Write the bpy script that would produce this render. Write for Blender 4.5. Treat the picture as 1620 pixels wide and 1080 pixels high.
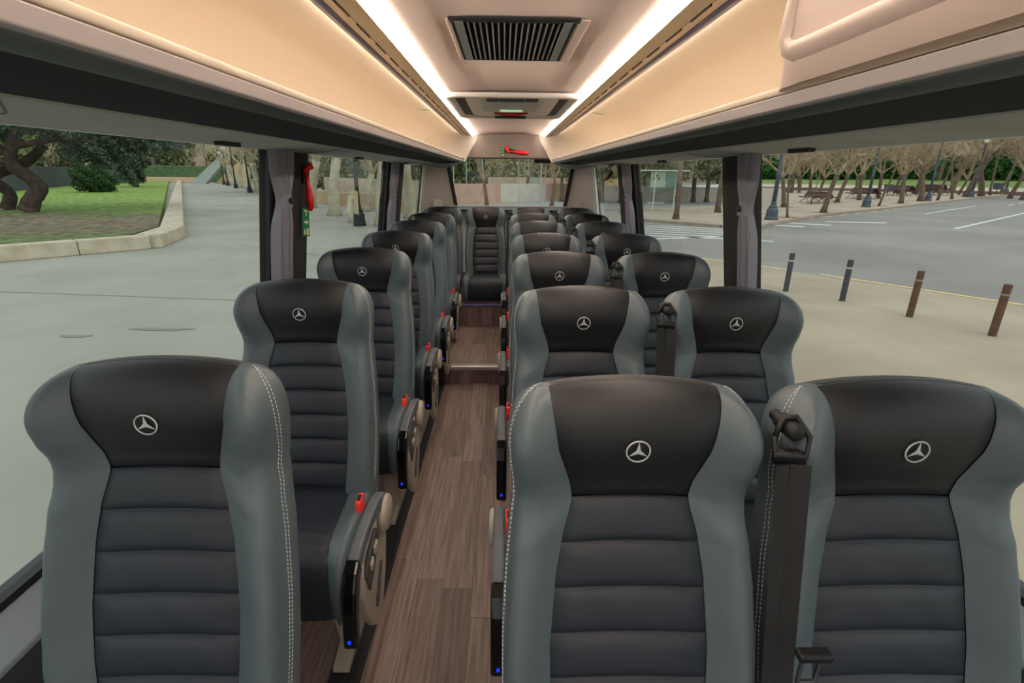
import bpy, bmesh, math, random
import numpy as np
from mathutils import Vector, Matrix
for o in list(bpy.data.objects): bpy.data.objects.remove(o)
S = bpy.context.scene; C = S.collection
PI = math.pi
CZ = 2.40            # camera height over the road; bus floor is 0.85 over the road
FL = 0.85
# ---------------------------------------------------------------- camera, world, lights, exposure
FPX = 790.0
TH = math.radians(18.5345); YAW = math.radians(1.01585); ROLL = math.radians(0.6)
def _w(v):
    return Vector((math.cos(YAW)*v[0]+math.sin(YAW)*v[1], -math.sin(YAW)*v[0]+math.cos(YAW)*v[1], v[2]))
_r = _w((1,0,0)); _u = _w((0,math.sin(TH),math.cos(TH))); _f = _w((0,math.cos(TH),-math.sin(TH)))
right = math.cos(ROLL)*_r + math.sin(ROLL)*_u
up = -math.sin(ROLL)*_r + math.cos(ROLL)*_u
cam = bpy.data.cameras.new('camera'); cam.sensor_width = 36; cam.lens = FPX/1620*36
cam.clip_start = 0.02; cam.clip_end = 2000
camo = bpy.data.objects.new('camera', cam); C.objects.link(camo)
M = Matrix.Identity(4)
for i in range(3): M[i][0] = right[i]; M[i][1] = up[i]; M[i][2] = -_f[i]
M[0][3] = 0; M[1][3] = 0; M[2][3] = CZ
camo.matrix_world = M
S.camera = camo

W = bpy.data.worlds.new('sky'); S.world = W; W.use_nodes = True
nt = W.node_tree; nt.nodes.clear()
wo = nt.nodes.new('ShaderNodeOutputWorld'); bg = nt.nodes.new('ShaderNodeBackground')
tc = nt.nodes.new('ShaderNodeTexCoord'); sx = nt.nodes.new('ShaderNodeSeparateXYZ'); cr = nt.nodes.new('ShaderNodeValToRGB')
nz = nt.nodes.new('ShaderNodeTexNoise'); nz.inputs['Scale'].default_value = 2.5; nz.inputs['Detail'].default_value = 5
mx = nt.nodes.new('ShaderNodeMixRGB'); mx.blend_type = 'MULTIPLY'; mx.inputs[0].default_value = .15
nt.links.new(tc.outputs['Generated'], sx.inputs[0]); nt.links.new(sx.outputs['Z'], cr.inputs[0])
cr.color_ramp.elements[0].position = 0.0; cr.color_ramp.elements[0].color = (.90,.89,.86,1)
cr.color_ramp.elements[1].position = 0.6; cr.color_ramp.elements[1].color = (.85,.88,.93,1)
nt.links.new(cr.outputs[0], mx.inputs[1]); nt.links.new(nz.outputs[0], mx.inputs[2]); nt.links.new(tc.outputs['Generated'], nz.inputs[0])
nt.links.new(mx.outputs[0], bg.inputs[0]); bg.inputs[1].default_value = 1.15
nt.links.new(bg.outputs[0], wo.inputs[0])
sun = bpy.data.lights.new('veiled_sun', 'SUN'); sun.energy = 0.5; sun.angle = math.radians(40); sun.color = (1,.95,.88)
so = bpy.data.objects.new('veiled_sun', sun); C.objects.link(so); so.rotation_euler = (math.radians(35), math.radians(25), 0)
S.view_settings.view_transform = 'Standard'; S.view_settings.look = 'None'
S.view_settings.gamma = 1; S.view_settings.use_curve_mapping = False
S.view_settings.exposure = 0.17
LED = 40.0
LED2 = 46
# ---------------------------------------------------------------- materials
def lin(c):
    return tuple(((v/255)/12.92 if v/255 <= .04045 else (((v/255)+.055)/1.055)**2.4) for v in c)
def mat(name, rgb, rough=.6, metal=0, bump=0, bscale=200, var=0, vscale=3, emit=None, estr=0, spec=.5, coat=0, stretch=None, rgb2=None, detail=4):
    m = bpy.data.materials.new(name); m.use_nodes = True; n = m.node_tree; b = n.nodes['Principled BSDF']
    c = lin(rgb); b.inputs['Base Color'].default_value = (*c,1)
    b.inputs['Roughness'].default_value = rough; b.inputs['Metallic'].default_value = metal
    b.inputs['Specular IOR Level'].default_value = spec; b.inputs['Coat Weight'].default_value = coat
    if var or rgb2 or bump:
        t = n.nodes.new('ShaderNodeTexCoord')
        src = t.outputs['Object']
        if stretch:
            mp = n.nodes.new('ShaderNodeMapping'); mp.inputs['Scale'].default_value = stretch; n.links.new(src, mp.inputs[0]); src = mp.outputs[0]
    if var or rgb2:
        q = n.nodes.new('ShaderNodeTexNoise'); q.inputs['Scale'].default_value = vscale; q.inputs['Detail'].default_value = detail
        n.links.new(src, q.inputs['Vector'])
        r = n.nodes.new('ShaderNodeValToRGB'); n.links.new(q.outputs[0], r.inputs[0])
        c2 = lin(rgb2) if rgb2 else tuple(min(1,v*(1+var)) for v in c)
        c1 = c if rgb2 else tuple(v*(1-var) for v in c)
        r.color_ramp.elements[0].position = .35; r.color_ramp.elements[0].color = (*c1,1)
        r.color_ramp.elements[1].position = .65; r.color_ramp.elements[1].color = (*c2,1)
        n.links.new(r.outputs[0], b.inputs['Base Color'])
    if bump:
        q = n.nodes.new('ShaderNodeTexNoise'); q.inputs['Scale'].default_value = bscale; q.inputs['Detail'].default_value = 3
        n.links.new(src, q.inputs['Vector'])
        bp = n.nodes.new('ShaderNodeBump'); bp.inputs['Strength'].default_value = bump; bp.inputs['Distance'].default_value = .002
        n.links.new(q.outputs[0], bp.inputs['Height']); n.links.new(bp.outputs[0], b.inputs['Normal'])
    if emit:
        b.inputs['Emission Color'].default_value = (*lin(emit),1); b.inputs['Emission Strength'].default_value = estr
    return m
leather = mat('grey_leather', (86,98,102), .42, bump=.25, bscale=420, var=.05, vscale=6, spec=.5)
black_l = mat('black_leather', (25,26,28), .45, bump=.25, bscale=420, spec=.5)
dark_l = mat('charcoal_leather', (39,44,52), .48, bump=.25, bscale=420, spec=.45)
shellm = mat('seat_back_shell', (58,60,62), .6, bump=.2)
thread = mat('white_thread', (215,215,208), .7)
silver = mat('embossed_silver', (200,204,206), .45, metal=.2)
beigep = mat('beige_plastic', (178,168,152), .5, bump=.1)
greyp = mat('grey_soft_plastic', (92,98,102), .55, bump=.15)
glossb = mat('gloss_black', (10,10,11), .16)
redp = mat('red_plastic', (235,28,18), .4)
redbk = mat('red_buckle', (240,60,45), .45)
blackp = mat('black_plastic', (22,22,23), .5)
blackm = mat('matt_black', (7,7,8), .9)
belt = mat('belt_webbing', (30,29,29), .7, bump=.5, bscale=900)
steel = mat('polished_steel', (190,190,190), .2, metal=1)
alu = mat('aluminium_nosing', (176,170,168), .35, metal=.7)
blueled = mat('blue_led', (20,40,255), .3, emit=(10,40,255), estr=1.6)
ceilm = mat('beige_ceiling_fabric', (222,202,190), .85, bump=.3, bscale=500)
liningm = mat('cream_shelf_lining', (232,222,208), .6, bump=.1, bscale=300)
fasciam = mat('pinkish_grey_fascia', (190,180,176), .5)
lockm = mat('beige_locker_moulding', (206,186,174), .6, bump=.15, bscale=400)
creamm = mat('cream_trim', (225,208,186), .5)
olive = mat('olive_rail', (186,176,146), .45)
chrome = mat('lilac_metal_rail', (150,148,170), .3, metal=.6)
undm = mat('dark_green_grey_underside', (84,92,90), .55)
pelm = mat('grey_pelmet_fabric', (196,196,188), .85, bump=.4, bscale=600, var=.06, vscale=5)
pillm = mat('black_pillar_cover', (44,41,41), .85, bump=.4, bscale=500)
curt = mat('grey_curtain_cloth', (140,138,148), .8, bump=.4, bscale=600)
curt2 = mat('dark_curtain_cloth', (64,60,62), .85, bump=.4, bscale=600)
headm = mat('taupe_header', (124,112,104), .7, bump=.2, bscale=500)
dpil = mat('beige_pillar_lining', (205,192,182), .7, bump=.1)
white_tr = mat('pale_green_trim', (205,212,200), .5)
sillm = mat('pale_grey_sill', (150,160,168), .5, bump=.1)
bodyw = mat('white_bus_body', (225,225,225), .4)
frostm = mat('roof_hatch_plastic', (232,226,218), .4)
greens = mat('green_sign', (20,120,60), .5)
cream_s = mat('sign_cream', (225,228,190), .5)
def emis(name, rgb, s):
    return mat(name, rgb, .5, emit=rgb, estr=s)
ledm = emis('led_strip_light', (255,240,226), LED)
ledw = emis('warm_led_strip', (255,234,208), LED2)
labelm = emis('label_with_added_glow', (190,235,190), .5)  # weak emission added to brighten the hatch label, which is no lamp
# glass: clear pane with fresnel reflection
gm = bpy.data.materials.new('window_glass'); gm.use_nodes = True; n = gm.node_tree; n.nodes.clear()
o_ = n.nodes.new('ShaderNodeOutputMaterial'); ms = n.nodes.new('ShaderNodeMixShader'); tr = n.nodes.new('ShaderNodeBsdfTransparent'); gl = n.nodes.new('ShaderNodeBsdfGlossy'); fr = n.nodes.new('ShaderNodeLayerWeight'); pw = n.nodes.new('ShaderNodeMath'); pw.operation = 'POWER'; pw.inputs[1].default_value = 4.5; sc_ = n.nodes.new('ShaderNodeMath'); sc_.operation = 'MULTIPLY_ADD'; sc_.inputs[1].default_value = .45; sc_.inputs[2].default_value = .015
n.links.new(fr.outputs['Facing'], pw.inputs[0]); n.links.new(pw.outputs[0], sc_.inputs[0]); gl.inputs['Roughness'].default_value = .0; tr.inputs[0].default_value = (.95,.975,.96,1)
n.links.new(sc_.outputs[0], ms.inputs[0]); n.links.new(tr.outputs[0], ms.inputs[1]); n.links.new(gl.outputs[0], ms.inputs[2]); n.links.new(ms.outputs[0], o_.inputs[0])
def woodmat(name, ca, cb, axis):
    m = bpy.data.materials.new(name); m.use_nodes = True; n = m.node_tree; b = n.nodes['Principled BSDF']
    t = n.nodes.new('ShaderNodeTexCoord'); mp = n.nodes.new('ShaderNodeMapping'); oi = n.nodes.new('ShaderNodeObjectInfo')
    n.links.new(t.outputs['Object'], mp.inputs[0])
    mp.inputs['Scale'].default_value = (70,3.2,70) if axis == 'y' else (70,70,4)
    ad = n.nodes.new('ShaderNodeVectorMath'); ad.operation = 'ADD'; mu = n.nodes.new('ShaderNodeMath'); mu.operation = 'MULTIPLY'; mu.inputs[1].default_value = 57.
    n.links.new(oi.outputs['Random'], mu.inputs[0]); n.links.new(mp.outputs[0], ad.inputs[0]); n.links.new(mu.outputs[0], ad.inputs[1])
    q = n.nodes.new('ShaderNodeTexNoise'); q.inputs['Scale'].default_value = 1; q.inputs['Detail'].default_value = 6; q.inputs['Roughness'].default_value = .65
    n.links.new(ad.outputs[0], q.inputs['Vector'])
    r = n.nodes.new('ShaderNodeValToRGB'); n.links.new(q.outputs[0], r.inputs[0])
    r.color_ramp.elements[0].position = .32; r.color_ramp.elements[0].color = (*lin(ca),1)
    r.color_ramp.elements[1].position = .70; r.color_ramp.elements[1].color = (*lin(cb),1)
    hs = n.nodes.new('ShaderNodeHueSaturation'); mr = n.nodes.new('ShaderNodeMapRange')
    mr.inputs[3].default_value = .62; mr.inputs[4].default_value = 1.30
    n.links.new(oi.outputs['Random'], mr.inputs[0]); n.links.new(mr.outputs[0], hs.inputs['Value']); n.links.new(r.outputs[0], hs.inputs['Color'])
    n.links.new(hs.outputs[0], b.inputs['Base Color']); b.inputs['Roughness'].default_value = .42
    bp = n.nodes.new('ShaderNodeBump'); bp.inputs['Strength'].default_value = .15; bp.inputs['Distance'].default_value = .001
    n.links.new(q.outputs[0], bp.inputs['Height']); n.links.new(bp.outputs[0], b.inputs['Normal'])
    return m
wood = woodmat('brown_wood_floor', (96,80,74), (156,133,123), 'y')
woodv = woodmat('brown_wood_riser', (86,68,66), (138,112,108), 'z')
# ---------------------------------------------------------------- helpers
def link(name, me, m=None, parent=None, smooth=False, loc=None):
    if m is not None and not me.materials: me.materials.append(m)
    if smooth:
        me.polygons.foreach_set('use_smooth', [True]*len(me.polygons))
    o = bpy.data.objects.new(name, me); C.objects.link(o)
    if parent: o.parent = parent
    if loc: o.location = loc
    return o
def mesh(vs, fs, name='m'):
    me = bpy.data.meshes.new(name); me.from_pydata([tuple(map(float,v)) for v in vs], [], fs); me.update(); return me
class MB:
    def __init__(s): s.v = []; s.f = []
    def box(s, x0,x1,y0,y1,z0,z1):
        k = len(s.v)
        s.v += [(x,y,z) for z in (z0,z1) for y in (y0,y1) for x in (x0,x1)]
        s.f += [tuple(k+i for i in q) for q in ((0,2,3,1),(4,5,7,6),(0,1,5,4),(2,6,7,3),(0,4,6,2),(1,3,7,5))]; return s
    def prism_y(s, prof, y0, y1):           # closed xz profile along y
        k = len(s.v); n = len(prof)
        s.v += [(x,y0,z) for x,z in prof]+[(x,y1,z) for x,z in prof]
        s.f += [(k+i,k+(i+1)%n,k+n+(i+1)%n,k+n+i) for i in range(n)]+[tuple(k+i for i in range(n))[::-1], tuple(k+n+i for i in range(n))]; return s
    def prism_x(s, prof, x0, x1):           # closed yz profile along x
        k = len(s.v); n = len(prof)
        s.v += [(x0,y,z) for y,z in prof]+[(x1,y,z) for y,z in prof]
        s.f += [(k+i,k+(i+1)%n,k+n+(i+1)%n,k+n+i) for i in range(n)]+[tuple(k+i for i in range(n)), tuple(k+n+i for i in range(n))[::-1]]; return s
    def prism_z(s, prof, z0, z1):
        k = len(s.v); n = len(prof)
        s.v += [(x,y,z0) for x,y in prof]+[(x,y,z1) for x,y in prof]
        s.f += [(k+i,k+(i+1)%n,k+n+(i+1)%n,k+n+i) for i in range(n)]+[tuple(k+i for i in range(n))[::-1], tuple(k+n+i for i in range(n))]; return s
    def grid(s, P):                          # P[i][j] points
        k = len(s.v); a = len(P); b = len(P[0])
        for r in P: s.v += [tuple(p) for p in r]
        s.f += [(k+i*b+j, k+i*b+j+1, k+(i+1)*b+j+1, k+(i+1)*b+j) for i in range(a-1) for j in range(b-1)]; return s
    def tube(s, pts, rad, n=8, caps=True):
        pts = [Vector(p) for p in pts]; R = rad if hasattr(rad,'__len__') else [rad]*len(pts)
        k = len(s.v)
        for i,p in enumerate(pts):
            d = (pts[min(i+1,len(pts)-1)]-pts[max(i-1,0)]).normalized()
            a = d.orthogonal() if i == 0 else (a - d*a.dot(d))
            a.normalize(); b = d.cross(a)
            for j in range(n):
                t = 2*PI*j/n; s.v.append(tuple(p+(a*math.cos(t)+b*math.sin(t))*R[i]))
        for i in range(len(pts)-1):
            for j in range(n):
                s.f.append((k+i*n+j,k+i*n+(j+1)%n,k+(i+1)*n+(j+1)%n,k+(i+1)*n+j))
        if caps:
            s.f.append(tuple(k+j for j in range(n))[::-1]); s.f.append(tuple(k+(len(pts)-1)*n+j for j in range(n)))
        return s
    def lathe(s, prof, n=16, c=(0,0,0), axis='z'):
        k = len(s.v)
        for r,h in prof:
            for j in range(n):
                t = 2*PI*j/n; a,b = r*math.cos(t), r*math.sin(t)
                p = (a,b,h) if axis == 'z' else ((h,a,b) if axis == 'x' else (a,h,b))
                s.v.append((p[0]+c[0],p[1]+c[1],p[2]+c[2]))
        for i in range(len(prof)-1):
            for j in range(n): s.f.append((k+i*n+j,k+i*n+(j+1)%n,k+(i+1)*n+(j+1)%n,k+(i+1)*n+j))
        s.f.append(tuple(k+j for j in range(n))[::-1]); s.f.append(tuple(k+(len(prof)-1)*n+j for j in range(n)))
        return s
    def me(s, name='m', bev=0, seg=2, fix=True):
        me = mesh(s.v, s.f, name)
        if fix or bev:
            bm = bmesh.new(); bm.from_mesh(me)
            if fix: bmesh.ops.recalc_face_normals(bm, faces=bm.faces)
            if bev:
                bmesh.ops.bevel(bm, geom=[e for e in bm.edges if e.is_manifold and e.calc_face_angle(0) > .5], offset=bev, segments=seg, profile=.5, affect='EDGES')
            bm.to_mesh(me); bm.free()
        return me
def tag(o, label, cat, group=None, kind=None):
    if label: o['label'] = label
    if cat: o['category'] = cat
    if group: o['group'] = group
    if kind: o['kind'] = kind
    return o
def empty(name, loc, label, cat, group=None, rz=0):
    o = bpy.data.objects.new(name, None); C.objects.link(o); o.location = loc; o.rotation_euler = (0,0,rz)
    o.empty_display_size = .1
    return tag(o, label, cat, group)
def struct(name, me, m, label, smooth=False, parent=None, loc=None):
    o = link(name, me, m, parent, smooth, loc)
    if not parent: o['kind'] = 'structure'; o['label'] = label; o['category'] = 'structure'
    return o
CXB = 0.04                                            # bus centre line
def wl(z): return -(0.967-0.14*z)                     # inner wall faces, z relative to the camera
def wr(z): return 1.035-0.16*z
Y0, Y1 = -1.6, 6.35
# ---------------------------------------------------------------- bus shell
def bz(z): return z+CZ
# ceiling (arched) between the light strips
P = []
for i in range(13):
    x = -.335+.755*i/12; t = (x-CXB)/.3775
    P.append([(x,y,bz(.412-.016*t*t*t*t)) for y in (Y0,1.585,2.09,2.84,3.95,5.85)])
mb = MB(); k0 = 0
mb.grid(P)
# cut out the air intake and the hatch openings
def inhole(f):
    cx = sum(mb.v[i][0] for i in f)/4; cy = sum(mb.v[i][1] for i in f)/4
    return (1.585<cy<2.09 and -.14<cx<.20)
mb.f = [f for f in mb.f if not inhole(f)]
ceiling = struct('ceiling', mb.me(), ceilm, 'beige fabric ceiling panel between two bright light strips', True)
sol = ceiling.modifiers.new('t','SOLIDIFY'); sol.thickness = .006; sol.offset = -1
mb = MB().box(-1.02,1.10,Y0,Y1+.1,bz(.50),bz(.53))  # unseen roof plate and sides, put in to block sky light above the lining
mb.box(-1.02,-1.0,Y0,Y1,bz(.085),bz(.50)).box(1.08,1.10,Y0,Y1,bz(.085),bz(.50))
struct('ceiling.001', mb.me(), bodyw, 'unseen outer roof skin blocking the sky over the luggage shelves')
# side walls under the windows, sills
for sd, nm, w_ in ((-1,'left',wl),(1,'right',wr)):
    zb = -.90; x = w_(zb)
    mb = MB().prism_y([(x,bz(zb)),(x+sd*.05,bz(zb)),(x+sd*.09,bz(-1.75)),(x-sd*.02,bz(-1.56)),(x-sd*.035,bz(-.99)),(x-sd*.035,bz(-.985))],Y0,Y1)
    struct('wall_'+nm, mb.me(), mat('wall_lining_'+nm,(70,74,78),.7,bump=.2), 'dark lower side wall lining behind the %s seats'%nm)
    mb = MB().prism_y([(x+sd*.03,bz(zb-.006)),(x+sd*.03,bz(zb)),(x-sd*.012,bz(zb-.004)),(x-sd*.075,bz(zb-.07)),(x-sd*.075,bz(zb-.085)),(x,bz(zb-.075))],Y0,6.2)
    struct('trim_%d'%(1 if sd<0 else 2), mb.me(bev=.004), sillm, 'pale grey sill ledge under the %s windows'%nm)
    mb = MB().prism_y([(x+sd*.01,bz(zb+.014)),(x-sd*.012,bz(zb+.012)),(x-sd*.016,bz(zb-.004)),(x+sd*.01,bz(zb-.002))],Y0,6.2)
    struct('trim_%d'%(3 if sd<0 else 4), mb.me(), blackp, 'black rubber gasket along the foot of the %s windows'%nm)
# windows: glass panes with black gaskets
wn = 0
def pane(sd, y0, y1, label):
    global wn; wn += 1
    w_ = wl if sd < 0 else wr
    za, zb = -.91, .10
    a, b = w_(za)+sd*.012, w_(zb)+sd*.012
    mb = MB(); k = 0
    mb.v = [(a,y0,bz(za)),(a,y1,bz(za)),(b,y1,bz(zb)),(b,y0,bz(zb))]
    mb.v += [(x+sd*.005,y,z) for x,y,z in mb.v]
    mb.f = [(0,1,2,3),(7,6,5,4),(0,4,5,1),(1,5,6,2),(2,6,7,3),(3,7,4,0)]
    o = struct('window_%d'%wn, mb.me(), gm, label)
    g = MB()
    for ya in (y0,y1):
        d = .028 if ya == y0 else -.028
        prof = [(w_(za)-sd*.006,bz(za)),(w_(zb)-sd*.006,bz(zb)),(w_(zb)+sd*.011,bz(zb)),(w_(za)+sd*.011,bz(za))]
        g.prism_y(prof, min(ya,ya+d), max(ya,ya+d))
    link('window_gasket', g.me(), blackp, o)
    return o
pane(-1,-1.5,2.20,'large left side window nearest the camera'); pane(-1,2.57,4.38,'second left side window, behind the first curtain'); pane(-1,5.01,6.16,'small rearmost left side window')
pane(1,-1.5,2.21,'large right side window nearest the camera'); pane(1,2.44,4.18,'second right side window, behind the first curtain'); pane(1,4.74,5.95,'small rearmost right side window')
# pillars between the windows
def pillar(sd, y0, y1, m, name, label, t=.035):
    w_ = wl if sd < 0 else wr
    za, zb = -.91, .11
    n = 8; P = []
    for i in range(n+1):
        y = y0+(y1-y0)*i/n; q = math.sin(PI*i/n)**.6
        P.append([(w_(z)-sd*t*q, y, bz(z)) for z in np.linspace(za,zb,9)])
    P.append([(w_(z)+sd*.05, y1, bz(z)) for z in np.linspace(za,zb,9)]); P.insert(0,[(w_(z)+sd*.05, y0, bz(z)) for z in np.linspace(za,zb,9)])
    return struct(name, MB().grid(P).me(), m, label, True)
pillar(-1,2.20,2.58,pillm,'trim_5','black padded pillar cover between the first two left windows')
pillar(-1,4.37,5.03,pillm,'trim_6','black pillar cover before the rearmost left window')
pillar(1,2.20,2.45,pillm,'trim_7','black padded pillar cover between the first two right windows')
pillar(1,4.17,4.75,pillm,'trim_8','black pillar cover before the rearmost right window')
# rear corner pillars and rear window
for sd, y0, xw, nm in ((-1,6.14,-.985,'left'),(1,5.92,1.05,'right')):
    w_ = wl if sd<0 else wr
    mb = MB(); mb.prism_y([(w_(-.91),bz(-.91)),(w_(.11),bz(.11)),(w_(.11)-sd*.03,bz(.11)),(w_(-.91)-sd*.03,bz(-.91))], y0, y0+.16)
    struct('trim_%d'%(9 if sd<0 else 10), mb.me(bev=.008), white_tr, 'pale vertical strip closing the rearmost %s window'%nm)
    xe_t, xe_b = (-.69,-.60) if sd<0 else (.84,.75)
    P = []
    for i in range(9):
        t = i/8; yy = y0+.16+(Y1+.06-y0-.16)*min(1,math.sin(t*PI/2)**.8)
        P.append([((w_(z)-sd*.03)*(1-t)+t*((xe_b+(xe_t-xe_b)*((z+.5)/.65))), yy, bz(z)) for z in np.linspace(-.95,.16,10)])
    p = struct('wall_rear_'+nm, MB().grid(P).me(), dpil, 'beige moulded corner pillar beside the rear window, %s side'%nm, True)
    xm = (-.80 if sd<0 else .93)
    link('hatch_lid', MB().box(xm-.06,xm+.06,6.30,6.325,bz(-.45),bz(-.30)).me(bev=.005), dpil, p)
# rear glass
mb = MB(); mb.v = [(-.62,6.42,bz(-.55)),(.77,6.42,bz(-.55)),(.87,6.42,bz(.2)),(-.72,6.42,bz(.2))]; mb.v += [(x,y+.006,z) for x,y,z in mb.v]
mb.f = [(3,2,1,0),(4,5,6,7),(0,1,5,4),(1,2,6,5),(2,3,7,6),(3,0,4,7)]
wn += 1; rw = struct('window_%d'%wn, mb.me(), gm, 'wide rear window of the bus')
g = MB()
for xt, xb, d in ((-.72,-.60,.045),(.87,.755,-.045)):
    g.v += [(xb-.0,6.395,bz(-.5)),(xb+d,6.395,bz(-.5)),(xt+d,6.395,bz(.2)),(xt,6.395,bz(.2))]; k = len(g.v)-4
    g.v += [(x,y+.02,z) for x,y,z in g.v[k:k+4]]
    g.f += [tuple(k+i for i in q) for q in ((0,1,2,3),(4,7,6,5),(0,4,5,1),(1,5,6,2),(2,6,7,3),(3,7,4,0))]
link('window_gasket', g.me(), blackp, rw)
mb = MB().box(-.95,1.02,6.36,6.44,bz(-1.4),bz(-.375)); struct('wall_rear', mb.me(), dpil, 'beige lower rear wall behind the back row')
mb = MB().prism_x([(6.05,bz(-.40)),(6.39,bz(-.385)),(6.39,bz(-.42)),(6.05,bz(-.43))],-.85,.95); struct('trim_11', mb.me(), blackp, 'black parcel shelf below the rear window')
# header over the rear window
mb = MB().box(-.56,.64,5.80,5.83,bz(.168),bz(.45)); hd = struct('wall_rear_header', mb.me(), headm, 'taupe header panel above the rear window')
link('edge_strip', MB().box(-.56,.64,5.795,5.84,bz(.155),bz(.169)).me(), blackp, hd)
mb = MB().prism_x([(5.83,bz(.17)),(6.41,bz(.175)),(6.41,bz(.5)),(5.83,bz(.5))],-.95,1.03); struct('ceiling.002', mb.me(), headm, 'rear roof lining between the header and the rear glass')
tag(link('mirror_box', MB().box(.34,.53,6.0,6.08,bz(.12),bz(.171)).me(bev=.008), mat('brown_box',(70,58,46),.6)), 'small brown box hanging under the right end of the rear header', 'fitting')
# ---------------------------------------------------------------- luggage shelves
YE = 5.74
def shelf(sd, nm):
    X = lambda h: CXB+sd*h
    xin = lambda x, z: (x, bz(z))
    e = empty('luggage_shelf', (CXB+sd*.75, 2.0, bz(.085)), 'open overhead luggage shelf with cream lining above the %s windows'%nm, 'luggage shelf', 'overhead luggage shelves')
    e['label'] = 'long open overhead luggage shelf with cream lining above the %s windows'%nm
    def part(name, me, m, smooth=False, lab=None):
        for v in me.vertices: v.co -= Vector(e.location)
        o = link(name, me, m, e, smooth)
        if lab: o['label'] = lab
        return o
    # lining
    pr = [(.435,.378),(.50,.386),(.60,.380),(.70,.358),(.79,.318),(.86,.26),(.90,.20),(.915,.14),(.91,.118)]
    dense = []
    for i in range(33):
        t = i/32*(len(pr)-1); k = min(int(t),len(pr)-2); f = t-k
        p0,p1,p2,p3 = pr[max(k-1,0)],pr[k],pr[k+1],pr[min(k+2,len(pr)-1)]
        dense.append(tuple(.5*((2*p1[a])+(-p0[a]+p2[a])*f+(2*p0[a]-5*p1[a]+4*p2[a]-p3[a])*f*f+(-p0[a]+3*p1[a]-3*p2[a]+p3[a])*f**3) for a in (0,1)))
    P = [[(X(h),y,bz(z)) for y in (Y0,0,2,4,YE)] for h,z in dense]
    part('lining', MB().grid(P).me(), liningm, True, 'smooth cream curved lining')
    part('shelf_floor', MB().prism_y([xin(X(.503),.140),xin(X(.95),.135),xin(X(.95),.127),xin(X(.503),.128)],Y0,YE).me(), creamm)
    # lip: cream top bead and pinkish fascia
    part('lip_bead', MB().prism_y([xin(X(.470),.158),xin(X(.488),.161),xin(X(.502),.156),xin(X(.502),.146),xin(X(.472),.145)],Y0,YE).me(bev=.003), creamm, True, 'cream rounded top edge')
    part('lip_fascia', MB().prism_y([xin(X(.472),.143),xin(X(.505),.145),xin(X(.505),.124),xin(X(.488),.1185),xin(X(.478),.122)],Y0,YE).me(bev=.002), fasciam, False, 'pinkish grey fascia strip')
    part('underside', MB().prism_y([xin(X(.486),.121),xin(X(.56),.121),xin(X(.56),.112),xin(X(.531),.1095),xin(X(.51),.1125),xin(X(.494),.1165),xin(X(.487),.1185)],Y0,YE).me(), undm, True)
    part('speaker_channel', MB().prism_y([xin(X(.531),.118),xin(X(.74),.108),xin(X(.74),.098),xin(X(.725),.0985),xin(X(.531),.1102)],Y0,YE-.05).me(), blackm, False, 'matt black channel under the shelf')
    pl_ = part('pelmet', MB().prism_y([xin(X(.728),.0985),xin(X(.735),.095),xin(X(.75),.0935),xin(X(.97),.081),xin(X(1.0),.09),xin(X(1.0),.115),xin(X(.728),.108)],Y0,YE).me(bev=.003), pelm, False, 'light grey cloth pelmet over the windows')
    # pelmet seams and cut-outs
    for ya in (.78,2.3,3.9):
        g = MB().tube([Vector((X(.75),ya,bz(.0935)))-Vector(e.location), Vector((X(.86),ya+.13,bz(.0875)))-Vector(e.location), Vector((X(.965),ya+.15,bz(.081)))-Vector(e.location)], .002, 6)
        link('seam', g.me(), undm, pl_)
    for ya in (1.62,3.1,4.6):
        g = MB().box(-.012,.012,-.06,.06,-.012,.004); o = link('pelmet_vent', g.me(bev=.003), blackp, pl_)  # small black vent in the pelmet, gives no light
        o.location = Vector((X(.90),ya+.06,bz(.085)))-Vector(e.location); o['label'] = 'flat black slot in the pelmet'
    # rails
    part('olive_rail', MB().prism_y([xin(X(.383),.392),xin(X(.383),.376),xin(X(.430),.372),xin(X(.432),.392)],Y0,YE+.05).me(bev=.002), olive, False, 'olive metal rail beside the light strip')
    part('cream_rail', MB().prism_y([xin(X(.433),.388),xin(X(.435),.375),xin(X(.462),.376),xin(X(.462),.388)],Y0,YE+.02).me(), creamm)
    part('metal_rail', MB().prism_y([xin(X(.463),.384),xin(X(.466),.371),xin(X(.474),.3675),xin(X(.484),.3685),xin(X(.492),.376),xin(X(.488),.384)],Y0,YE).me(), chrome, True, 'rounded lilac metal grab rail')
    g = MB()
    for i in range(26): g.box(min(X(.4305),X(.4345)),max(X(.4305),X(.4345)),.3+i*.205,.3+i*.205+.13,bz(.3695),bz(.376))
    s_ = part('rail_slots', g.me(), blackp); s_['kind'] = 'stuff'
    # cap at the rear end, sweeping in to the header
    A = [(.335,.392),(.345,.34),(.372,.29),(.405,.24),(.432,.19),(.455,.15),(.474,.12)]
    B = [(.47,.384),(.60,.380),(.72,.352),(.82,.30),(.885,.24),(.905,.18),(.905,.125)]
    P = []
    for (a,za),(b,zb) in zip(A,B):
        row = []
        for j in range(9):
            t = j/8
            row.append((X(a+(b-a)*t), YE+.045-.62*(t**1.7), bz(za+(zb-za)*t - .0*math.sin(PI*t))))
        P.append(row)
    part('end_cap', MB().grid(P).me(), liningm, True, 'cream swept end cap at the rear')
    # hull shaped underside end
    P = []
    for j in range(7):
        t = j/6; y = YE-.02+.05*math.sin(PI*t)
        P.append([(X(.474+.5*t),y,bz(.118-.0*t)),(X(.50+.46*t),y-.12,bz(.118-.065*math.sin(PI*min(1,t*1.0))**.5)),(X(.52+.45*t),y-.6,bz(.098-.01*t))])
    part('hull_end', MB().grid(P).me(), undm, True)
    return e, part
shL, partL = shelf(-1,'left'); shR, partR = shelf(1,'right')
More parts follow.
